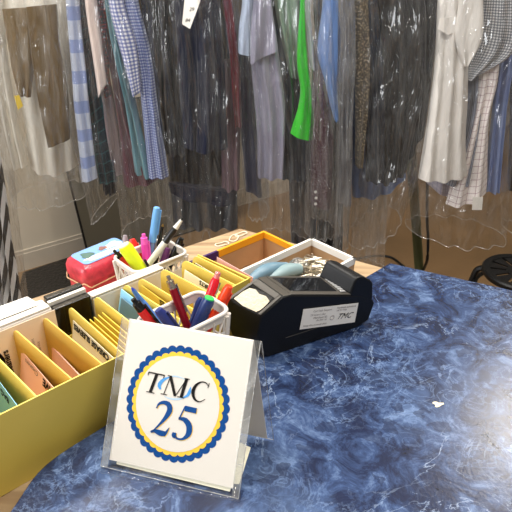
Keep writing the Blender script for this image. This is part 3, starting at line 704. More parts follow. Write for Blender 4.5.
# white sticker on the near side
L1, L2, L3, L4 = [TP(a, -.0006, z) for a, z in ((.0555, 1.0125), (.1465, .995), (.1435, .963), (.0510, .981))]
MB().prism([L4, L3, L2, L1], -TV*.0004).build('sticker', M['paper'], t)
exx = (L3-L4).normalized(); eyy = (L1-L4).normalized(); eyy = (eyy-exx*eyy.dot(exx)).normalized()
def st(fx, fy): return L4.lerp(L3, fx).lerp(L1.lerp(L2, fx), fy)-TV*.0006
for s, size, fx, fy in (('Call Tech Support', .0042, .18, .80), ('24 hours a day', .0042, .14, .62), ('Merchant ID', .0045, .20, .46), ('SN 204 118', .0036, .26, .33), ('Keep this terminal clean', .0040, .05, .12), ('Terminal assistance', .0042, .60, .84), ('call for help', .0038, .60, .72)):
    text(t, s, size, st(fx, fy), exx, eyy, M['greyink'], lift=.0002)
text(t, 'TMC', .0125, st(.62, .30), exx, eyy, M['ink'], shear=.5, lift=.0002)
mb = MB(); cc_ = st(.545, .40)
mb.tube([cc_+exx*.0034*math.cos(k*.5236)+eyy*.0034*math.sin(k*.5236) for k in range(12)], .0003, 4, True); mb.build('sticker_mark', M['greyink'], t)
MB().box(TP(.03, -.0004, .9735), TU*.05, TV*.001, Z*.0008).build('side_seam', M['greyplastic'], t)

# ================================================================ TENT CARD
BL, BR = G(111, 460, .9585), G(231, 488, .9565); TL, TR = V(125.5, 320, .480), V(254, 339, .447)
ax = (BR-BL).normalized(); au = ((TL-BL)+(TR-BR))/2; au = (au-ax*au.dot(ax)); HT = au.length; ay = au.normalized(); nf = ax.cross(ay).normalized()
WT = ((BR-BL).length+(TR-TL).length)/2
mid = (BL+BR)/2; BL = mid-ax*WT/2; BR = mid+ax*WT/2; TL = BL+ay*HT; TR = BR+ay*HT
t = thing('tent_card', 'white folded tent card printed TMC 25 in a clear sleeve on the blue worktop', 'sign', (mid.x, mid.y+.03, .95))
th = .0008
rfoot = G(267, 440, .952); RB = Vector((rfoot.x, rfoot.y, .9545)); RBl = RB-ax*WT
MB().prism([BL, BR, TR, TL], -nf*th).build('front_panel', plain('card stock', rgb(228, 221, 211), .55), t)
bn = (TR-RB).cross(ax).normalized()
MB().prism([RB, RBl, TL-nf*.001, TR-nf*.001], bn*th).build('rear_panel', bpy.data.materials['card stock'], t)
# clear sleeve: front sheet, rear sheet and skirt under the card
M['sleeve'] = film('clear sleeve', .003, .010, (.985, .985, .98, 1), (14, 14, 14), .25, .004, .06, crease=0)
def sheet(name, P, mat, parent, nu=12, nv=12, amp=.0008, seed=0, th=0):
    vs = []
    n_ = (P[1]-P[0]).cross(P[3]-P[0]).normalized()
    for j in range(nv+1):
        for i in range(nu+1):
            q = P[0].lerp(P[1], i/nu).lerp(P[3].lerp(P[2], i/nu), j/nv); q = q+n_*amp*noise.noise(q*40+Vector((seed, 0, 0))); vs.append(q)
    fs = [(j*(nu+1)+i, j*(nu+1)+i+1, (j+1)*(nu+1)+i+1, (j+1)*(nu+1)+i) for j in range(nv) for i in range(nu)]
    o_ = MB().add(vs, fs).build(name, mat, parent, angle=80); s_ = o_.modifiers.new('sol', 'SOLIDIFY'); s_.thickness = .0003; return o_
mg = .0075
sheet('sleeve_front', [BL-ax*mg-ay*.008+nf*.0018, BR+ax*mg-ay*.008+nf*.0018, TR+ax*mg+ay*.001+nf*.0018, TL-ax*mg+ay*.001+nf*.0018], M['sleeve'], t, seed=1)
sheet('sleeve_rear', [RBl-ax*mg, RB+ax*mg, TR+ax*mg-nf*.003, TL-ax*mg-nf*.003], M['sleeve'], t, seed=5)
g0 = BL-ax*mg-ay*.008+nf*.003; g1 = BR+ax*mg-ay*.008+nf*.003
sheet('sleeve_skirt', [Vector((g0.x-.002, g0.y-.006, .9512)), Vector((g1.x+.002, g1.y-.004, .9512)), Vector((g1.x+.004, g1.y+.03, .9512)), Vector((g0.x, g0.y+.034, .9512))], M['sleeve'], t, amp=.0004, seed=9)
M['hemfilm'] = film('hem film', .25, .2, tint=(.95,.95,.95,1), scale=(30, 30, 30), bump=.5, dist=.01, rough=.15)
e1, e2, e3, e4 = BL-ax*mg-ay*.008+nf*.0018, BR+ax*mg-ay*.008+nf*.0018, TR+ax*mg+ay*.001+nf*.0018, TL-ax*mg+ay*.001+nf*.0018
MB().tube([e4, e1, e2, e3], .0005, 5).build('sleeve_seam', M['hemfilm'], t)
MB().tube([TR+ax*mg-nf*.003, RB+ax*mg, RBl-ax*mg], .0005, 5).build('sleeve_seam', M['hemfilm'], t)
def strip(P, Q): # sealed margin of the sleeve, slightly cloudy
    return MB().prism([P, Q, Q+(-ax if (Q-mid).dot(ax) > 0 else ax)*mg, P+(-ax if (P-mid).dot(ax) > 0 else ax)*mg], -nf*.0004)
M['margin'] = film('sleeve margin', .10, .05, tint=(.96,.96,.95,1), scale=(12, 12, 12), bump=.3, dist=.004, rough=.1, crease=0)
strip(e1, e4).build('sleeve_margin', M['margin'], t); strip(e2, e3).build('sleeve_margin', M['margin'], t)
# cream insert peeping out under the front and rear panels
MB().prism([BL+ax*.008-ay*.0035-nf*.0015, BR-ax*.003-ay*.0045-nf*.0015, BR+ay*.01-nf*.0015, BL+ax*.008+ay*.01-nf*.0015], -nf*.0006).build('insert_edge', M['cream'], t)
MB().prism([Vector((BR.x-.01, BR.y+.01, .9525)), Vector((BR.x+.006, BR.y+.008, .9525)), Vector((RB.x-.018, RB.y-.012, .9530)), Vector((RB.x-.03, RB.y-.005, .9530))], (0, 0, .0006)).build('insert_flap', M['cream'], t)
# printed seal; drawing plane coordinates in metres, from the lower left card corner
def tp2(px, py):
    d = Vector(ray(px, py)); o_ = Vector((0, 0, CZ)); k = (BL-o_).dot(nf)/d.dot(nf); q = o_+d*k-BL; return q.dot(ax), q.dot(ay)
def tc3(x, y, l=.0003): return BL+ax*x+ay*y+nf*l
L_ = tp2(126.3, 401)[0]; R_ = tp2(229.6, 411)[0]; Tt = tp2(182, 345.6)[1]; Bb = tp2(180, 464)[1]
cx, cy = (L_+R_)/2, (Tt+Bb)/2; ra = (R_-L_)/2; rbb = (Tt-Bb)/2
def scallop(rx, ry, n, amp, lift, mat, name):
    P = []
    for k in range(n*8):
        a = 2*math.pi*k/(n*8); s_ = abs(math.sin(n*a/2))**.7; P.append(tc3(cx+(rx-amp+amp*s_)*math.cos(a), cy+(ry-amp+amp*s_)*math.sin(a), lift))
    c_ = tc3(cx, cy, lift); m_ = len(P)
    return MB().add(P+[c_], [(i, (i+1) % m_, m_) for i in range(m_)]).build(name, mat, t, smooth=False)
scallop(ra+.0004, rbb+.0004, 36, .0027, .0002, M['blueprint'], 'blue_seal')
scallop(ra-.0060, rbb-.0060, 36, .0022, .0004, M['goldprint'], 'gold_seal')
scallop(ra-.0107, rbb-.0107, 38, .0002, .0006, bpy.data.materials['card stock'], 'seal_centre')
S1 = lambda x, y: tp2(140+x/5.69, 360+y/5.69)
S2 = lambda x, y: tp2(150+x/8.533, 395+y/8.533)
pxm = (tp2(180, 400)[0]-tp2(170, 400)[0])/10
def strokes(name, mat, S, k, lst, lift):
    mb = MB()
    for st_ in lst:
        pts_ = []
        for x, y, w in st_: a, b = S(x, y); pts_.append((a, b, w*pxm/k*1.18))
        ribbon(mb, pts_, lambda x, y: tc3(x, y, lift), 18)
    return mb.build(name, mat, t, smooth=False)
strokes('light_swoosh', M['vltblue'], S1, 5.69, [[(150, 108, 3), (185, 92, 7), (225, 96, 6), (262, 112, 2)], [(140, 205, 2), (170, 218, 7), (215, 222, 9), (255, 212, 6)]], .0008)
strokes('blue_swoosh', M['ltblue'], S1, 5.69, [[(118, 166, 8), (112, 140, 18), (135, 112, 14), (175, 94, 3)], [(245, 214, 5), (272, 200, 13), (284, 178, 14), (290, 152, 3)]], .0009)
strokes('letters', M['ink'], S1, 5.69, [
    [(52, 68, 6), (142, 87, 6)], [(52, 68, 5), (48, 86, 3)], [(142, 87, 5), (136, 103, 3)], [(99, 78, 15), (60, 182, 15)], [(38, 178, 4), (84, 188, 4)],
    [(176, 92, 4), (137, 193, 4)], [(120, 190, 4), (156, 198, 4)], [(176, 92, 15), (201, 204, 13)], [(160, 87, 4), (184, 92, 4)], [(201, 206, 4), (268, 108, 5)], [(268, 106, 15), (235, 212, 15)], [(255, 103, 4), (285, 109, 4)], [(214, 207, 4), (254, 216, 4)],
    [(391, 150, 2), (378, 130, 5), (350, 124, 6), (318, 145, 13), (303, 182, 16), (312, 220, 11), (340, 237, 5), (372, 222, 3)], [(396, 130, 3), (388, 158, 4)]], .0011)
two = [[(58, 110, 4), (78, 76, 16), (118, 62, 26), (160, 78, 36), (172, 125, 40), (140, 185, 30), (88, 245, 16), (20, 312, 8)], [(8, 312, 14), (45, 305, 26), (90, 322, 40), (132, 330, 34)], [(128, 345, 8), (140, 318, 18), (168, 276, 3)], [(60, 108, 14), (64, 100, 10)]]
five = [[(300, 112, 38), (400, 134, 38)], [(303, 96, 10), (248, 208, 10)], [(246, 196, 14), (300, 210, 34), (336, 262, 44), (330, 330, 38), (285, 372, 18), (240, 372, 14), (212, 350, 18)], [(212, 318, 28), (208, 345, 34), (226, 360, 14)]]
off = lambda lst, d: [[(x+d, y+d, w) for x, y, w in s_] for s_ in lst]
strokes('number_shadow', M['goldprint'], S2, 8.533, off(two+five, 5), .0008)
strokes('numbers', M['blueprint'], S2, 8.533, two+five, .0010)

# ================================================================ CLOTHES RAIL AND GARMENTS
def ruled(L, R, Y, T, mat, name, nrow=44, ncol=26, nf_=3, amp=.012, ns=.01, nsc=6, cap=True, seed=0, parent=None, taper=0, sag=0, Y1=None):
    Lp = catmull([Vector((x, y, 0)) for x, y in L], nrow); Rp = catmull([Vector((x, y, 0)) for x, y in R], nrow)
    rnd = random.Random(seed); ph = rnd.uniform(0, 6.28); ph2 = rnd.uniform(0, 6.28)
    vs = []; uvs = []; rows = []; wid = 0
    for i in range(nrow):
        t_ = i/(nrow-1); yy = Y if Y1 is None else Y+(Y1-Y)*t_
        a = V(Lp[i].x, Lp[i].y, yy); b = V(Rp[i].x, Rp[i].y, yy); rows.append((a, b)); wid = max(wid, (b-a).length)
    dist = 0
    for i, (a, b) in enumerate(rows):
        t_ = i/(nrow-1)
        if i: dist += ((a+b)/2-(rows[i-1][0]+rows[i-1][1])/2).length
        w = (b-a).length; sgn = 1 if b.x >= a.x else -1
        for side in (0, 1):
            for j in range(ncol+1 if side == 0 else ncol-1):
                u_ = j/ncol if side == 0 else 1-(j+1)/ncol
                q = a.lerp(b, u_); prof = (max(0, 1-(2*u_-1)**2))**.45
                fo = amp*math.sin(2*math.pi*nf_*u_+ph+1.3*math.sin(2.2*t_+ph2))*(.35+.8*t_)*prof
                d = -T*prof+fo if side == 0 else T*prof+fo
                nz_ = noise.noise(Vector((q.x*nsc, seed*3.1+side*2, q.z*nsc*.6)))*ns+noise.noise(Vector((q.x*nsc*3.5, seed*1.7+side, q.z*nsc*1.6)))*ns*.45
                q = q+Vector((nz_*.4, d+nz_*prof, 0)); q.z -= sag*math.sin(math.pi*u_)*max(0, (t_-.8)/.2)
                vs.append(q); uvs.append(((u_-.5)*wid*(1 if side == 0 else 1), -dist))
    n = 2*ncol; fs = []
    for i in range(nrow-1):
        for j in range(n): fs.append((i*n+j, i*n+(j+1) % n, (i+1)*n+(j+1) % n, (i+1)*n+j))
    if cap: fs += [tuple(range(n))[::-1], tuple(range((nrow-1)*n, nrow*n))]
    mb = MB(); mb.add(vs, fs); mb.uv = uvs
    return mb.build(name, mat, parent, angle=75)
seedc = [0]
def garment(name, label, cat, L, R, Y, mat, T=.022, parts=None, **k):
    seedc[0] += 1
    o = ruled(L, R, Y, T, mat, name, seed=seedc[0], **k)
    return tag(o, label, cat)
w_ = woven
white = rgb(226, 220, 208)
mw = dict(
 pants=w_('tan twill', rgb(112, 92, 62)), white=w_('white cotton', white), lilac=w_('lilac cotton', rgb(152, 149, 168)),
 cream=w_('cream cotton', rgb(216, 211, 204)),
 ltplaid=w_('pale blue plaid', rgb(182, 190, 208), [(1, .09, .42, rgb(110, 130, 185), .75), (0, .05, .3, rgb(120, 140, 190), .4)]),
 tealplaid=w_('dark teal plaid', rgb(26, 40, 46), [(1, .035, .08, rgb(60, 110, 112), .6), (0, .03, .08, rgb(60, 110, 112), .5)]),
 pinkcream=w_('pinkish white stripe', rgb(220, 205, 196), [(0, .006, .3, rgb(200, 170, 165), .5)]),
 maroon=w_('maroon micro check', rgb(86, 38, 48), [(0, .006, .3, rgb(140, 110, 120), .5), (1, .006, .3, rgb(120, 90, 100), .4)]),
 redblk=w_('red black print', rgb(120, 30, 28), [(1, .01, .5, rgb(20, 18, 20), .8)], speck=(rgb(25, 20, 22), 120, .5)),
 teal=w_('soft teal oxford', rgb(108, 152, 162)),
 gingham=w_('blue gingham', rgb(236, 238, 244), [(0, .0105, .5, rgb(55, 80, 165), .62), (1, .0105, .5, rgb(45, 70, 160), .62)]),
 finecheck=w_('fine blue check', rgb(190, 200, 225), [(0, .009, .5, rgb(40, 62, 140), .62), (1, .009, .5, rgb(40, 62, 140), .62)]),
 black=w_('black wool', rgb(18, 17, 19)), navy=w_('navy wool', rgb(22, 26, 44)), charcoal=w_('charcoal wool', rgb(42, 41, 40)),
 burg=w_('burgundy wool', rgb(96, 22, 34)), taupe=w_('taupe weave', rgb(90, 82, 70), speck=(rgb(165, 150, 125), 160, .56)),
 tan=w_('olive tan cotton', rgb(118, 102, 76)), paleblue=w_('pale blue poplin', rgb(190, 205, 228)),
 sage=w_('pale sage chiffon', rgb(158, 178, 164)), slate=w_('slate crepe', rgb(66, 72, 82)), green=w_('bright green jersey', rgb(52, 190, 42)),
 greystripe=w_('light grey satin', rgb(186, 190, 192)), plum=w_('plum patterned', rgb(66, 34, 42), speck=(rgb(120, 100, 105), 190, .58)),
 sky=w_('sky blue cotton', rgb(112, 146, 204)), denim=w_('chambray', rgb(122, 140, 182)),
 hounds=w_('dark houndstooth', rgb(205, 205, 205), [(0, .008, .5, rgb(50, 58, 75), .6), (1, .008, .5, rgb(50, 58, 75), .6)]),
 windowpane=w_('cream windowpane check', rgb(240, 232, 228), [(0, .022, .10, rgb(150, 110, 120), .65), (1, .022, .10, rgb(150, 110, 120), .65)]),
 lilaccheck=w_('pale lilac check', rgb(205, 200, 215), [(0, .014, .15, rgb(140, 140, 180), .6), (1, .014, .15, rgb(140, 140, 180), .6)]),
 oxford=w_('blue oxford', rgb(135, 152, 196)), zebra=w_('black white chevron stripe', rgb(225, 225, 225), [(0, .021, .5, rgb(22, 22, 24), 1)], rot=.16),
 pinkish=w_('dusty pink lining', rgb(120, 96, 104)), dknavy=w_('deep navy', rgb(20, 24, 44)))
# -- left bag
garment('striped_dress', 'black and white striped garment hanging at the far left edge', 'dress', [(-45, -50), (-32, 100), (-18, 200), (-10, 312)], [(-22, -50), (-6, 100), (6, 200), (22, 312)], 1.62, mw['zebra'], nf_=4, amp=.015)
pt_ = thing('trousers', 'tan brown trousers folded over a hanger in the leftmost white shirt bag', 'trousers', V(35, 8, 1.80))
ruled([(2, 9), (7, 40), (12, 70), (19, 95)], [(36, 7), (36, 40), (34, 70), (31, 97)], 1.83, .012, mw['pants'], 'rear_leg', seed=51, parent=pt_, nf_=2, amp=.006, ns=.006)
ruled([(26, 7), (30, 45), (36, 90), (48, 148)], [(57, 4), (60, 45), (68, 90), (70, 139)], 1.79, .014, mw['pants'], 'front_leg', seed=52, parent=pt_, nf_=2, amp=.006, ns=.006)
garment('white_shirt', 'long white shirt hanging behind the tan brown trousers', 'shirt', [(5, -60), (0, 0), (18, 80), (31, 168)], [(66, -60), (74, 0), (77, 80), (80, 163)], 1.90, mw['white'], sag=.03)
garment('white_shirt', 'white sleeve hanging left of the tan brown trousers', 'shirt', [(-28, -50), (-18, 20), (-2, 100), (14, 168)], [(2, -50), (4, 20), (14, 100), (28, 165)], 1.88, mw['white'], nf_=2)
o = MB().prism([V(14, 96, 1.775), V(19, 95, 1.775), V(23, 106, 1.775), V(18, 110, 1.775)], (0, .002, 0)).build('yellow_tag', plain('yellow tag paper', rgb(240, 205, 40), .6)); tag(o, 'small yellow laundry tag beside the tan brown trousers', 'tag')
# -- second bag
garment('plaid_shirt', 'pale blue plaid shirt sleeve right of the tan brown trousers', 'shirt', [(66, -50), (66, 0), (70, 60), (75, 120), (82, 181)], [(76, -50), (79, 0), (84, 60), (90, 120), (97, 178)], 1.75, mw['ltplaid'], nf_=1, amp=.006, T=.02)
garment('plaid_shirt', 'dark teal plaid shirt left of the pinkish white shirt', 'shirt', [(76, -50), (78, 10), (85, 80), (90, 130), (99, 183)], [(88, -50), (90, 10), (98, 60), (108, 120), (118, 181)], 1.80, mw['tealplaid'], nf_=2, amp=.008)
garment('dark_shirt', 'deep navy hem showing below the dark teal plaid shirt', 'shirt', [(84, -50), (92, 60), (98, 130), (103, 190)], [(92, -50), (104, 60), (112, 130), (117, 191)], 1.84, mw['dknavy'], sag=.01)
garment('white_shirt', 'pinkish white striped shirt between teal plaid and red printed shirts', 'shirt', [(84, -50), (86, 0), (92, 50), (98, 98)], [(94, -50), (96, 0), (102, 50), (106, 84)], 1.74, mw['pinkcream'], nf_=1, amp=.006, T=.018)
garment('grey_shirt', 'dusty pink grey shirt below the pinkish white sleeve', 'shirt', [(96, -50), (98, 60), (102, 110), (112, 172)], [(106, -50), (108, 60), (116, 110), (124, 175)], 1.82, w_('pink grey cotton', rgb(150, 132, 132)), nf_=1)
garment('printed_shirt', 'narrow red and black printed shirt left of the maroon check shirt', 'shirt', [(94, -50), (95, 0), (101, 50), (104, 96)], [(103, -50), (105, 0), (108, 50), (111, 96)], 1.77, mw['redblk'], nf_=1, T=.016)
garment('maroon_shirt', 'maroon checked shirt left of the soft teal shirt', 'shirt', [(96, -50), (99, 0), (108, 60), (118, 120), (124, 183)], [(108, -50), (112, 0), (122, 60), (132, 120), (160, 178)], 1.81, mw['maroon'], nf_=2, sag=.012)
garment('teal_shirt', 'soft teal shirt between the maroon and blue gingham shirts', 'shirt', [(103, -50), (104, 0), (114, 50), (124, 100), (134, 172)], [(112, -50), (114, 0), (124, 50), (134, 100), (153, 178)], 1.78, mw['teal'], nf_=2)
garment('gingham_shirt', 'blue and white gingham shirt sleeve at upper left', 'shirt', [(106, -50), (109, 0), (120, 45), (133, 96)], [(120, -50), (124, 0), (136, 45), (141, 92)], 1.73, mw['gingham'], nf_=1, amp=.006, T=.02)
garment('check_shirt', 'fine blue checked shirt body hanging right of the gingham sleeve', 'shirt', [(118, -50), (122, 0), (134, 50), (141, 100), (148, 177)], [(134, -50), (138, 0), (150, 50), (158, 100), (169, 176)], 1.77, mw['finecheck'], nf_=2, amp=.008)
# -- dark suits
garment('black_jacket', 'black jacket right of the fine blue checked shirt', 'jacket', [(138, -60), (140, 0), (150, 70), (160, 152)], [(176, -60), (178, 0), (182, 70), (186, 155)], 1.80, mw['black'], nf_=3)
garment('navy_jacket', 'navy jacket hanging behind the white paper tag', 'jacket', [(172, -60), (174, 0), (178, 70), (184, 148)], [(218, -60), (220, 0), (224, 70), (228, 148)], 1.78, mw['navy'], nf_=3)
garment('navy_sleeve_jacket', 'dark navy jacket sleeve with lower end over the navy jacket', 'jacket', [(196, -50), (196, 30), (198, 90), (196, 152)], [(210, -50), (213, 30), (216, 90), (214, 150)], 1.74, mw['dknavy'], nf_=1, T=.02)
garment('dark_trousers', 'dark navy trousers whose cuffs show below the dark jackets', 'trousers', [(168, -50), (166, 60), (168, 130), (172, 186)], [(222, -50), (228, 60), (232, 130), (236, 196)], 1.88, mw['charcoal'], nf_=3)
garment('navy_trousers', 'navy trouser cuff band lowest under the dark jackets', 'trousers', [(168, 182), (170, 188), (172, 194)], [(236, 190), (236, 197), (236, 204)], 1.84, mw['dknavy'], nf_=2, sag=.008, nrow=8)
garment('burgundy_jacket', 'burgundy sleeve at the right side of the dark jackets', 'jacket', [(218, -50), (222, 0), (230, 60), (235, 126)], [(228, -50), (232, 0), (239, 60), (242, 126)], 1.79, mw['burg'], nf_=1)
garment('tan_jacket', 'olive tan garment showing between burgundy sleeve and pale blue cuff', 'jacket', [(216, -50), (220, 0), (230, 40), (238, 80)], [(246, -50), (246, 0), (247, 40), (246, 80)], 1.86, mw['tan'], nf_=2)
garment('tan_jacket', 'olive tan sleeve hanging left of the black jacket', 'jacket', [(128, -50), (132, 0), (142, 40), (150, 80)], [(146, -50), (150, 0), (153, 40), (156, 80)], 1.86, mw['tan'], nf_=1)
garment('dusty_dress', 'dusty pink lining showing low right of the navy jacket', 'dress', [(218, 60), (221, 120), (222, 190)], [(236, 60), (240, 120), (240, 188)], 1.85, mw['pinkish'], nf_=2)
garment('dark_dress', 'dark slate dress hanging low behind the wall of dark jackets', 'dress', [(152, -50), (156, 60), (166, 140), (174, 226)], [(224, -50), (230, 60), (234, 140), (238, 228)], 1.95, mw['slate'], nf_=4, amp=.018)
# white paper tag
tg = thing('paper_tag', 'white paper tag with numbers hanging on the navy jacket', 'tag', V(190, 10, 1.69))
P = [V(182, 24, 1.69), V(190, 29, 1.69), V(200, 2, 1.69), V(203, -12, 1.69), V(186, -14, 1.69)]
MB().prism(P, (0, .0008, 0)).build('tag_sheet', M['paper'], tg)
text(tg, '29', .014, V(189, 11, 1.6895), Vector((1, 0, .0)), Vector((.3, 0, 1)), M['ink'], lift=.0004)
text(tg, '84', .014, V(185, 22, 1.6895), Vector((1, 0, .0)), Vector((.3, 0, 1)), M['ink'], lift=.0004)
# -- centre
garment('narrow_navy_shirt', 'navy shirt edge left of the lavender shirt', 'shirt', [(236, 50), (240, 110), (246, 190)], [(252, 50), (256, 110), (262, 196)], 1.84, w_('muted navy', rgb(44, 46, 66)), nf_=1)
garment('cuff_shirt', 'pale blue shirt cuff left of the lavender shirt', 'shirt', [(242, -50), (243, 0), (240, 25), (239, 52)], [(256, -50), (256, 0), (254, 25), (251, 56)], 1.76, mw['paleblue'], nf_=1, amp=.005, T=.02)
garment('lavender_shirt', 'pale lavender shirt with folded sleeve in the centre', 'shirt', [(255, -60), (254, 0), (251, 60), (256, 120), (258, 176)], [(266, -60), (268, 0), (279, 55), (285, 110), (283, 178)], 1.77, mw['lilac'], nf_=2, amp=.012)
garment('lavender_shirt', 'upper folded sleeve of a lavender shirt in the centre', 'shirt', [(256, -50), (254, 0), (251, 32), (250, 64)], [(270, -50), (272, 0), (276, 30), (278, 50)], 1.73, mw['lilac'], nf_=1, T=.016)
garment('sage_blouse', 'pale sage blouse above the slate skirt', 'blouse', [(272, -60), (274, 0), (282, 40), (290, 76)], [(300, -60), (300, 0), (300, 40), (300, 78)], 1.82, mw['sage'], nf_=3)
garment('slate_skirt', 'dark slate skirt between lavender shirt and bright green top', 'skirt', [(268, -40), (272, 60), (276, 120), (280, 178)], [(302, -40), (304, 60), (308, 120), (309, 180)], 1.86, mw['slate'], nf_=4)
garment('green_top', 'bright green strip of a jersey top, the most vivid garment on the rail', 'top', [(300, -50), (300, 5), (297, 60), (300, 95), (290, 133)], [(305, -50), (305, 5), (308, 60), (311, 95), (309, 141)], 1.745, mw['green'], nf_=1, amp=.006, T=.016)
garment('grey_blouse', 'light grey satin strip right of the bright green top', 'blouse', [(304, -50), (305, 0), (307, 35), (310, 68)], [(310, -50), (310, 0), (312, 35), (315, 70)], 1.73, mw['greystripe'], nf_=1, T=.01)
pj = garment('plum_jacket', 'plum patterned jacket sleeve with three white buttons', 'jacket', [(314, 40), (312, 80), (311, 140), (310, 203)], [(326, 40), (331, 80), (334, 140), (331, 207)], 1.765, mw['plum'], nf_=1, amp=.008, T=.03)
for k, (x, y) in enumerate(((315.5, 192), (316, 198), (315.5, 204))):
    c_ = V(x, y, 1.728); mb = MB(); mb.lathe([(.004, -.001), (.0052, 0), (.004, .0012)], k=14)
    for i, v in enumerate(mb.v): mb.v[i] = c_+Vector((v.x, -v.z, v.y))
    mb.build('button', M['paper'], pj)
garment('grey_jacket', 'dark grey jacket above the plum sleeve, left of the sky blue shirt', 'jacket', [(311, -50), (313, 0), (315, 30), (316, 60)], [(326, -50), (327, 0), (325, 30), (322, 66)], 1.80, mw['charcoal'], nf_=1)
garment('sky_shirt', 'sky blue shirt sleeve right of the plum jacket', 'shirt', [(322, -50), (323, 0), (317, 50), (325, 85), (334, 120)], [(335, -50), (337, 0), (338, 50), (337, 85), (338, 120)], 1.735, mw['sky'], nf_=1, amp=.008)
garment('grey_plastic_strip', 'pale grey strip added in place of clear plastic, left of the black coats', 'coat', [(336, -50), (336, 40), (337, 120), (338, 200)], [(354, -50), (354, 40), (353, 120), (352, 205)], 1.84, w_('pale grey', rgb(150, 150, 160)), nf_=2)  # opaque strip added for the grey look of the clear plastic
# -- black coats
garment('taupe_jacket', 'glittery taupe jacket sleeve left of the black coats', 'jacket', [(352, -50), (354, 0), (355, 80), (355, 164)], [(366, -50), (368, 0), (370, 80), (363, 168)], 1.78, mw['taupe'], nf_=1)
garment('dark_blue_jacket', 'dark jacket with bluish folds next to the taupe sleeve', 'jacket', [(356, -50), (360, 0), (364, 80), (366, 180)], [(374, -50), (378, 0), (384, 80), (384, 182)], 1.80, w_('blue black', rgb(34, 38, 48)), nf_=2)
garment('charcoal_coat', 'wide charcoal coat hanging over the chambray shirt', 'coat', [(372, -60), (374, 0), (380, 80), (383, 186)], [(412, -60), (424, 0), (424, 80), (406, 172)], 1.81, mw['charcoal'], nf_=3)
garment('black_coat', 'black coat edge between charcoal coat and cream white shirt', 'coat', [(405, -50), (408, 0), (414, 60), (404, 166)], [(432, -50), (438, 0), (434, 60), (424, 130)], 1.86, mw['black'], nf_=2)
garment('chambray_shirt', 'chambray shirt hem showing below the charcoal coat', 'shirt', [(346, -30), (348, 80), (349, 140), (352, 196)], [(404, -30), (404, 80), (404, 140), (406, 178)], 1.89, mw['denim'], nf_=3, sag=.03)
# -- right bag
ws = garment('white_shirt', 'cream white short sleeved shirt with pocket flap, largest on the right', 'shirt', [(440, -60), (438, 0), (434, 70), (426, 130), (418, 178)], [(468, -60), (470, 0), (468, 80), (466, 130), (467, 174)], 1.76, mw['cream'], nf_=3, amp=.010, sag=.012, T=.03)
mb = MB(); P = [V(440, 18, 1.722), V(457, 17, 1.722), V(456, 32, 1.722), V(448, 35, 1.722), V(438, 29, 1.722)]; mb.prism(P, (0, .004, 0)); mb.build('pocket_flap', mw['cream'], ws)
ruled([(460, -50), (458, 0), (453, 35), (462, 66)], [(484, -50), (483, 0), (482, 38), (467, 66)], 1.725, .018, mw['cream'], 'sleeve', parent=ws, seed=77, nf_=1, amp=.006)
garment('houndstooth_shirt', 'dark houndstooth checked shirt at the upper right corner', 'shirt', [(484, -50), (482, 0), (474, 45), (463, 80)], [(514, -50), (518, 0), (514, 50), (474, 77)], 1.77, mw['hounds'], nf_=2, amp=.008)
garment('houndstooth_shirt', 'narrow dark checked shirt strip behind the cream white shirt', 'shirt', [(462, -50), (466, 60), (463, 120), (440, 183)], [(482, -50), (484, 60), (480, 120), (470, 184)], 1.81, w_('blue grey fine stripe', rgb(150, 155, 168), [(0, .006, .5, rgb(60, 66, 84), .7)]), nf_=2)
garment('windowpane_shirt', 'cream windowpane check shirt hanging lowest on the right', 'shirt', [(470, -20), (476, 70), (466, 130), (445, 204)], [(500, -20), (499, 70), (489, 120), (486, 193)], 1.80, mw['windowpane'], nf_=2, sag=.02)
garment('lilac_check_shirt', 'pale lilac checked hem left of the windowpane shirt', 'shirt', [(440, -20), (436, 100), (426, 182)], [(470, -20), (466, 100), (462, 201)], 1.88, mw['lilaccheck'], nf_=2, sag=.012)
garment('oxford_shirt', 'blue oxford shirt at the right, beside the windowpane shirt', 'shirt', [(500, -40), (500, 50), (492, 110), (484, 190)], [(516, -40), (514, 50), (506, 110), (499, 192)], 1.86, mw['oxford'], nf_=2)
garment('dark_coat', 'dark coat at the far right edge', 'coat', [(512, -60), (511, 60), (508, 190)], [(545, -60), (545, 60), (540, 196)], 1.90, mw['charcoal'], nf_=3)
garment('dark_trousers', 'dark trousers legs hanging low behind the centre, above the white rimmed carton', 'trousers', [(284, 90), (288, 170), (292, 250)], [(320, 90), (318, 170), (316, 262)], 1.95, w_('deep blue trouser', rgb(26, 32, 48)), nf_=3)
garment('dark_trousers', 'black trousers legs hanging low between the centre bags', 'trousers', [(318, 90), (318, 170), (316, 262)], [(346, 90), (344, 170), (342, 262)], 1.97, mw['black'], nf_=3)
tg = MB().prism([V(473, 197, 1.76), V(483, 197, 1.76), V(482, 210, 1.76), V(472, 210, 1.76)], (0, .001, 0)).build('care_label', M['paper']); tag(tg, 'small white label hanging below the oxford shirt', 'label')

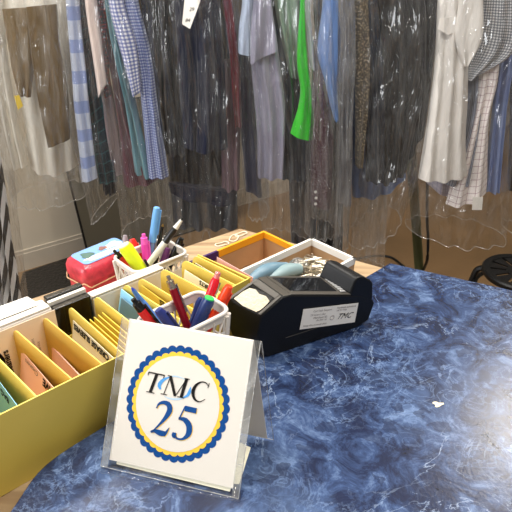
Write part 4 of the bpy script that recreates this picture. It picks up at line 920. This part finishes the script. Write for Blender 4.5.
# -- plastic bags
M['film'] = film('garment bag film', .028, .070, tint=(.96,.96,.96,1), scale=(20, 20, 3.6), bump=1, dist=.017, rough=.09)
M['film2'] = film('thick garment bag film', .08, .11, tint=(.95,.95,.95,1), scale=(26, 26, 5), bump=1, dist=.017, rough=.09)
M['filmw'] = film('milky garment bag film', .08, .075, (.96, .96, .95, 1), scale=(15, 15, 3.6), bump=1, dist=.02, rough=.09)
M['hemfilm'] = film('hem film', .25, .2, tint=(.95,.95,.95,1), scale=(30, 30, 30), bump=.5, dist=.01, rough=.15)
def bag(label, L, R, Y, T=.065, mat=None, **k):
    seedc[0] += 1
    T += .03; k.setdefault('nf_', 5); k.setdefault('amp', .012); k.setdefault('ns', .022); k.setdefault('nsc', 9)
    cxm = (L[0][0]+R[0][0])/2
    L = [(cxm-4, -104)]+L; R = [(cxm+4, -104)]+R
    o = ruled(L, R, Y, T, mat or M['film'], 'garment_bag', nrow=80, ncol=40, cap=False, seed=seedc[0]+100, **k)
    vv_ = [v.co.copy() for v in o.data.vertices][-80:]
    MB().tube(vv_, .0009, 5, True).build('hem', M['hemfilm'], o)
    tag(o, label, 'garment bag', 'clear plastic garment bags on the rail')
bag('clear plastic bag over the black and white striped garment', [(-50, -50), (-38, 100), (-25, 200), (-18, 325)], [(-14, -50), (2, 100), (14, 200), (30, 320)], 1.62, .05)
bag('milky plastic bag over the tan brown trousers and white shirt', [(-24, -50), (-16, 60), (0, 140), (14, 196)], [(68, -50), (76, 60), (82, 140), (88, 192)], 1.84, .10, M['filmw'])
bag('plastic bag over the pale blue plaid shirt, tapering low at its foot', [(60, -50), (62, 40), (72, 120), (94, 216)], [(92, -50), (98, 40), (112, 120), (116, 200)], 1.785, .075)
bag('plastic bag over the maroon, teal and gingham shirts', [(92, -50), (100, 60), (112, 150), (122, 232)], [(138, -50), (150, 60), (164, 140), (172, 226)], 1.78, .085)
bag('wide plastic bag over the black and navy jackets', [(138, -50), (148, 60), (158, 140), (168, 236)], [(196, -50), (204, 60), (208, 140), (210, 240)], 1.81, .10)
bag('plastic bag over the navy jacket and burgundy sleeve', [(188, -50), (194, 60), (198, 140), (202, 238)], [(238, -50), (244, 60), (248, 140), (246, 236)], 1.82, .11)
bag('narrow plastic bag over the pale blue cuff', [(232, -50), (236, 60), (240, 140), (248, 212)], [(262, -50), (262, 60), (264, 140), (268, 208)], 1.78, .06)
bag('plastic bag over the lavender shirt and bright green top', [(248, -50), (248, 60), (254, 140), (262, 238)], [(308, -50), (310, 60), (312, 140), (310, 246)], 1.79, .085)
bag('plastic bag ending straight below the plum jacket sleeve', [(304, -50), (304, 60), (306, 140), (305, 228)], [(330, -50), (336, 60), (338, 140), (334, 230)], 1.775, .06, M['film2'])
bag('long narrow crumpled clear bag hanging between plum jacket and black coats', [(332, -50), (336, 60), (336, 140), (334, 246)], [(350, -50), (354, 60), (352, 140), (348, 240)], 1.73, .035, M['film2'])
bag('wide plastic bag over the charcoal coat and chambray shirt', [(346, -50), (346, 60), (344, 140), (348, 240)], [(430, -50), (434, 60), (428, 140), (400, 214)], 1.83, .095)
bag('plain clear bag end hanging lowest, right of the white rimmed carton', [(360, 40), (358, 140), (352, 200), (352, 266)], [(384, 40), (388, 140), (388, 200), (384, 268)], 1.93, .03, M['film2'])
bag('plastic bag over the cream white shirt and checked shirts on the right', [(432, -50), (428, 60), (416, 140), (406, 226)], [(520, -50), (520, 60), (512, 140), (504, 236)], 1.81, .10)
bag('plastic bag at the far right edge over the dark coat', [(506, -50), (508, 60), (506, 140), (502, 226)], [(550, -50), (552, 60), (550, 140), (548, 240)], 1.90, .06)

# rail with its uprights
rl = thing('clothes_rail', 'green metal clothes rail whose upright stands behind the blue worktop', 'rail', (0, 1.85, 0))
MB().tube([(-1.35, 1.84, 1.635), (1.45, 1.84, 1.635)], .016, 12).build('rail_bar', M['steel'], rl)
M['greenmetal'] = plain('dark green paint', rgb(62, 70, 40), .4)
pa, pb = V(419, 267, 2.15), V(416, 222, 2.12)
d = (pb-pa); foot = pa-d*(pa.z/d.z); topp = pa+d*((1.635-pa.z)/d.z)
MB().tube([foot, pa, pb, Vector((topp.x, 1.98, 1.60)), Vector((topp.x, 1.84, 1.635))], .020, 16).build('upright', M['greenmetal'], rl)
MB().tube([Vector((-1.3, 1.95, 0)), Vector((-1.3, 1.84, 1.635))], .027, 16).build('upright', M['greenmetal'], rl)
# black cable looped on the floor and pole
cz_ = .006
pts_ = [V(428, 150, 2.06), V(427, 215, 2.06), V(428, 240, 2.05), V(426, 264, 2.06), G(416, 276, .006), G(402, 265, .006), G(390, 257, .006), G(372, 256, .006), G(340, 262, .006)]
o = MB().tube(catmull(pts_, 50), .006, 8).build('cable', M['blackmatte']); tag(o, 'black cable looping from the green upright across the floor', 'cable')

# ---- stool
sc_ = G(521, 271, .47); st_ = thing('stool', 'round black perforated metal stool standing beyond the blue worktop', 'stool', (sc_.x, sc_.y, 0))
R0 = .125; bm = MB(); n = 48
def disc_ring(r, z): return [Vector((sc_.x+r*math.cos(2*math.pi*k/n), sc_.y+r*math.sin(2*math.pi*k/n), z)) for k in range(n)]
rings = [disc_ring(r, z) for r, z in ((R0-.02, .452), (R0-.004, .452), (R0, .458), (R0, .466), (R0-.005, .4715), (R0-.02, .470), (.038, .468))]
# slots: leave gaps between the inner and outer rings by building wedge bars
m_out = loft([disc_ring(r, z) for r, z in ((R0-.026, .462), (R0-.026, .452), (R0-.004, .450), (R0, .457), (R0, .466), (R0-.005, .4715), (R0-.026, .470), (R0-.026, .462))], cap=False); m_out.build('seat_rim', M['blackmatte'], st_)
mbs = MB(); mbs.lathe([(.045, .462), (.045, .468)], (sc_.x, sc_.y, 0), 32)
for k in range(12):
    a = k*math.pi/6; dx_ = Vector((math.cos(a), math.sin(a), 0)); dy_ = Vector((-dx_.y, dx_.x, 0)); c_ = Vector((sc_.x, sc_.y, .463))
    mbs.prism([c_+dx_*.043-dy_*.006, c_+dx_*(R0-.024)-dy_*.022, c_+dx_*(R0-.024)+dy_*.022, c_+dx_*.043+dy_*.006], (0, 0, .005))
mbs.build('seat', M['blackmatte'], st_)
for k in range(4):
    a = math.radians(150+90*k); dx_ = Vector((math.cos(a), math.sin(a), 0)); c_ = Vector((sc_.x, sc_.y, 0))
    MB().tube(catmull([c_+dx_*.07+Z*.452, c_+dx_*.125+Z*.445, c_+dx_*.145+Z*.40, c_+dx_*.165+Z*.2, c_+dx_*.185+Z*.0], 20), .011, 8).build('leg', M['blackmatte'], st_)
MB().tube([Vector((sc_.x+.135*math.cos(k*math.pi/16), sc_.y+.135*math.sin(k*math.pi/16), .395)) for k in range(32)], .008, 8, True).build('ring', M['blackmatte'], st_)

# ================================================================ LIGHT
def area(name, loc, target, sx, sy, power, col=(1, 1, 1)):
    l = bpy.data.lights.new(name, 'AREA'); l.shape = 'RECTANGLE'; l.size = sx; l.size_y = sy; l.energy = power; l.color = col
    o = bpy.data.objects.new(name, l); C.objects.link(o); o.location = loc
    o.rotation_euler = (Vector(target)-Vector(loc)).to_track_quat('-Z', 'Y').to_euler(); return o
area('ceiling_lamp', (1.45, 2.1, 2.7), (.8, 1.2, .9), .45, .3, 24, (1, .93, .82))
area('ceiling_lamp', (-.5, .9, 2.75), (-.5, .9, 0), 1.2, .2, 40, (1, .97, .92))
area('ceiling_lamp', (.7, .2, 2.75), (.7, .2, 0), 1.2, .2, 30, (1, .97, .92))
area('shop_window', (-2.9, -.7, 1.9), (0, 1.2, .9), 2.2, 1.6, 88, (.93, .96, 1))
area('ceiling_lamp', (-.95, 2.25, 2.75), (-.95, 2.4, 0), .25, .8, 22, (1, .93, .84))  # added lamp, no fixture known there, set to brighten the left wall
wo_ = bpy.data.worlds.new('world'); bpy.context.scene.world = wo_; wo_.use_nodes = True
wo_.node_tree.nodes['Background'].inputs[0].default_value = (1, .97, .93, 1); wo_.node_tree.nodes['Background'].inputs[1].default_value = .35
# ================================================================ CAMERA
cd = bpy.data.cameras.new('camera'); cam = bpy.data.objects.new('camera', cd); C.objects.link(cam)
cam.location = (0, 0, CZ); cam.rotation_euler = (math.radians(90)-PITCH, 0, 0); cd.sensor_width = 36; cd.lens = 36*F/512; cd.clip_start = .01
s = bpy.context.scene; s.camera = cam
s.view_settings.view_transform = 'Standard'; s.view_settings.look = 'None'; s.view_settings.exposure = .0; s.view_settings.gamma = 1
s.cycles.transparent_max_bounces = 32
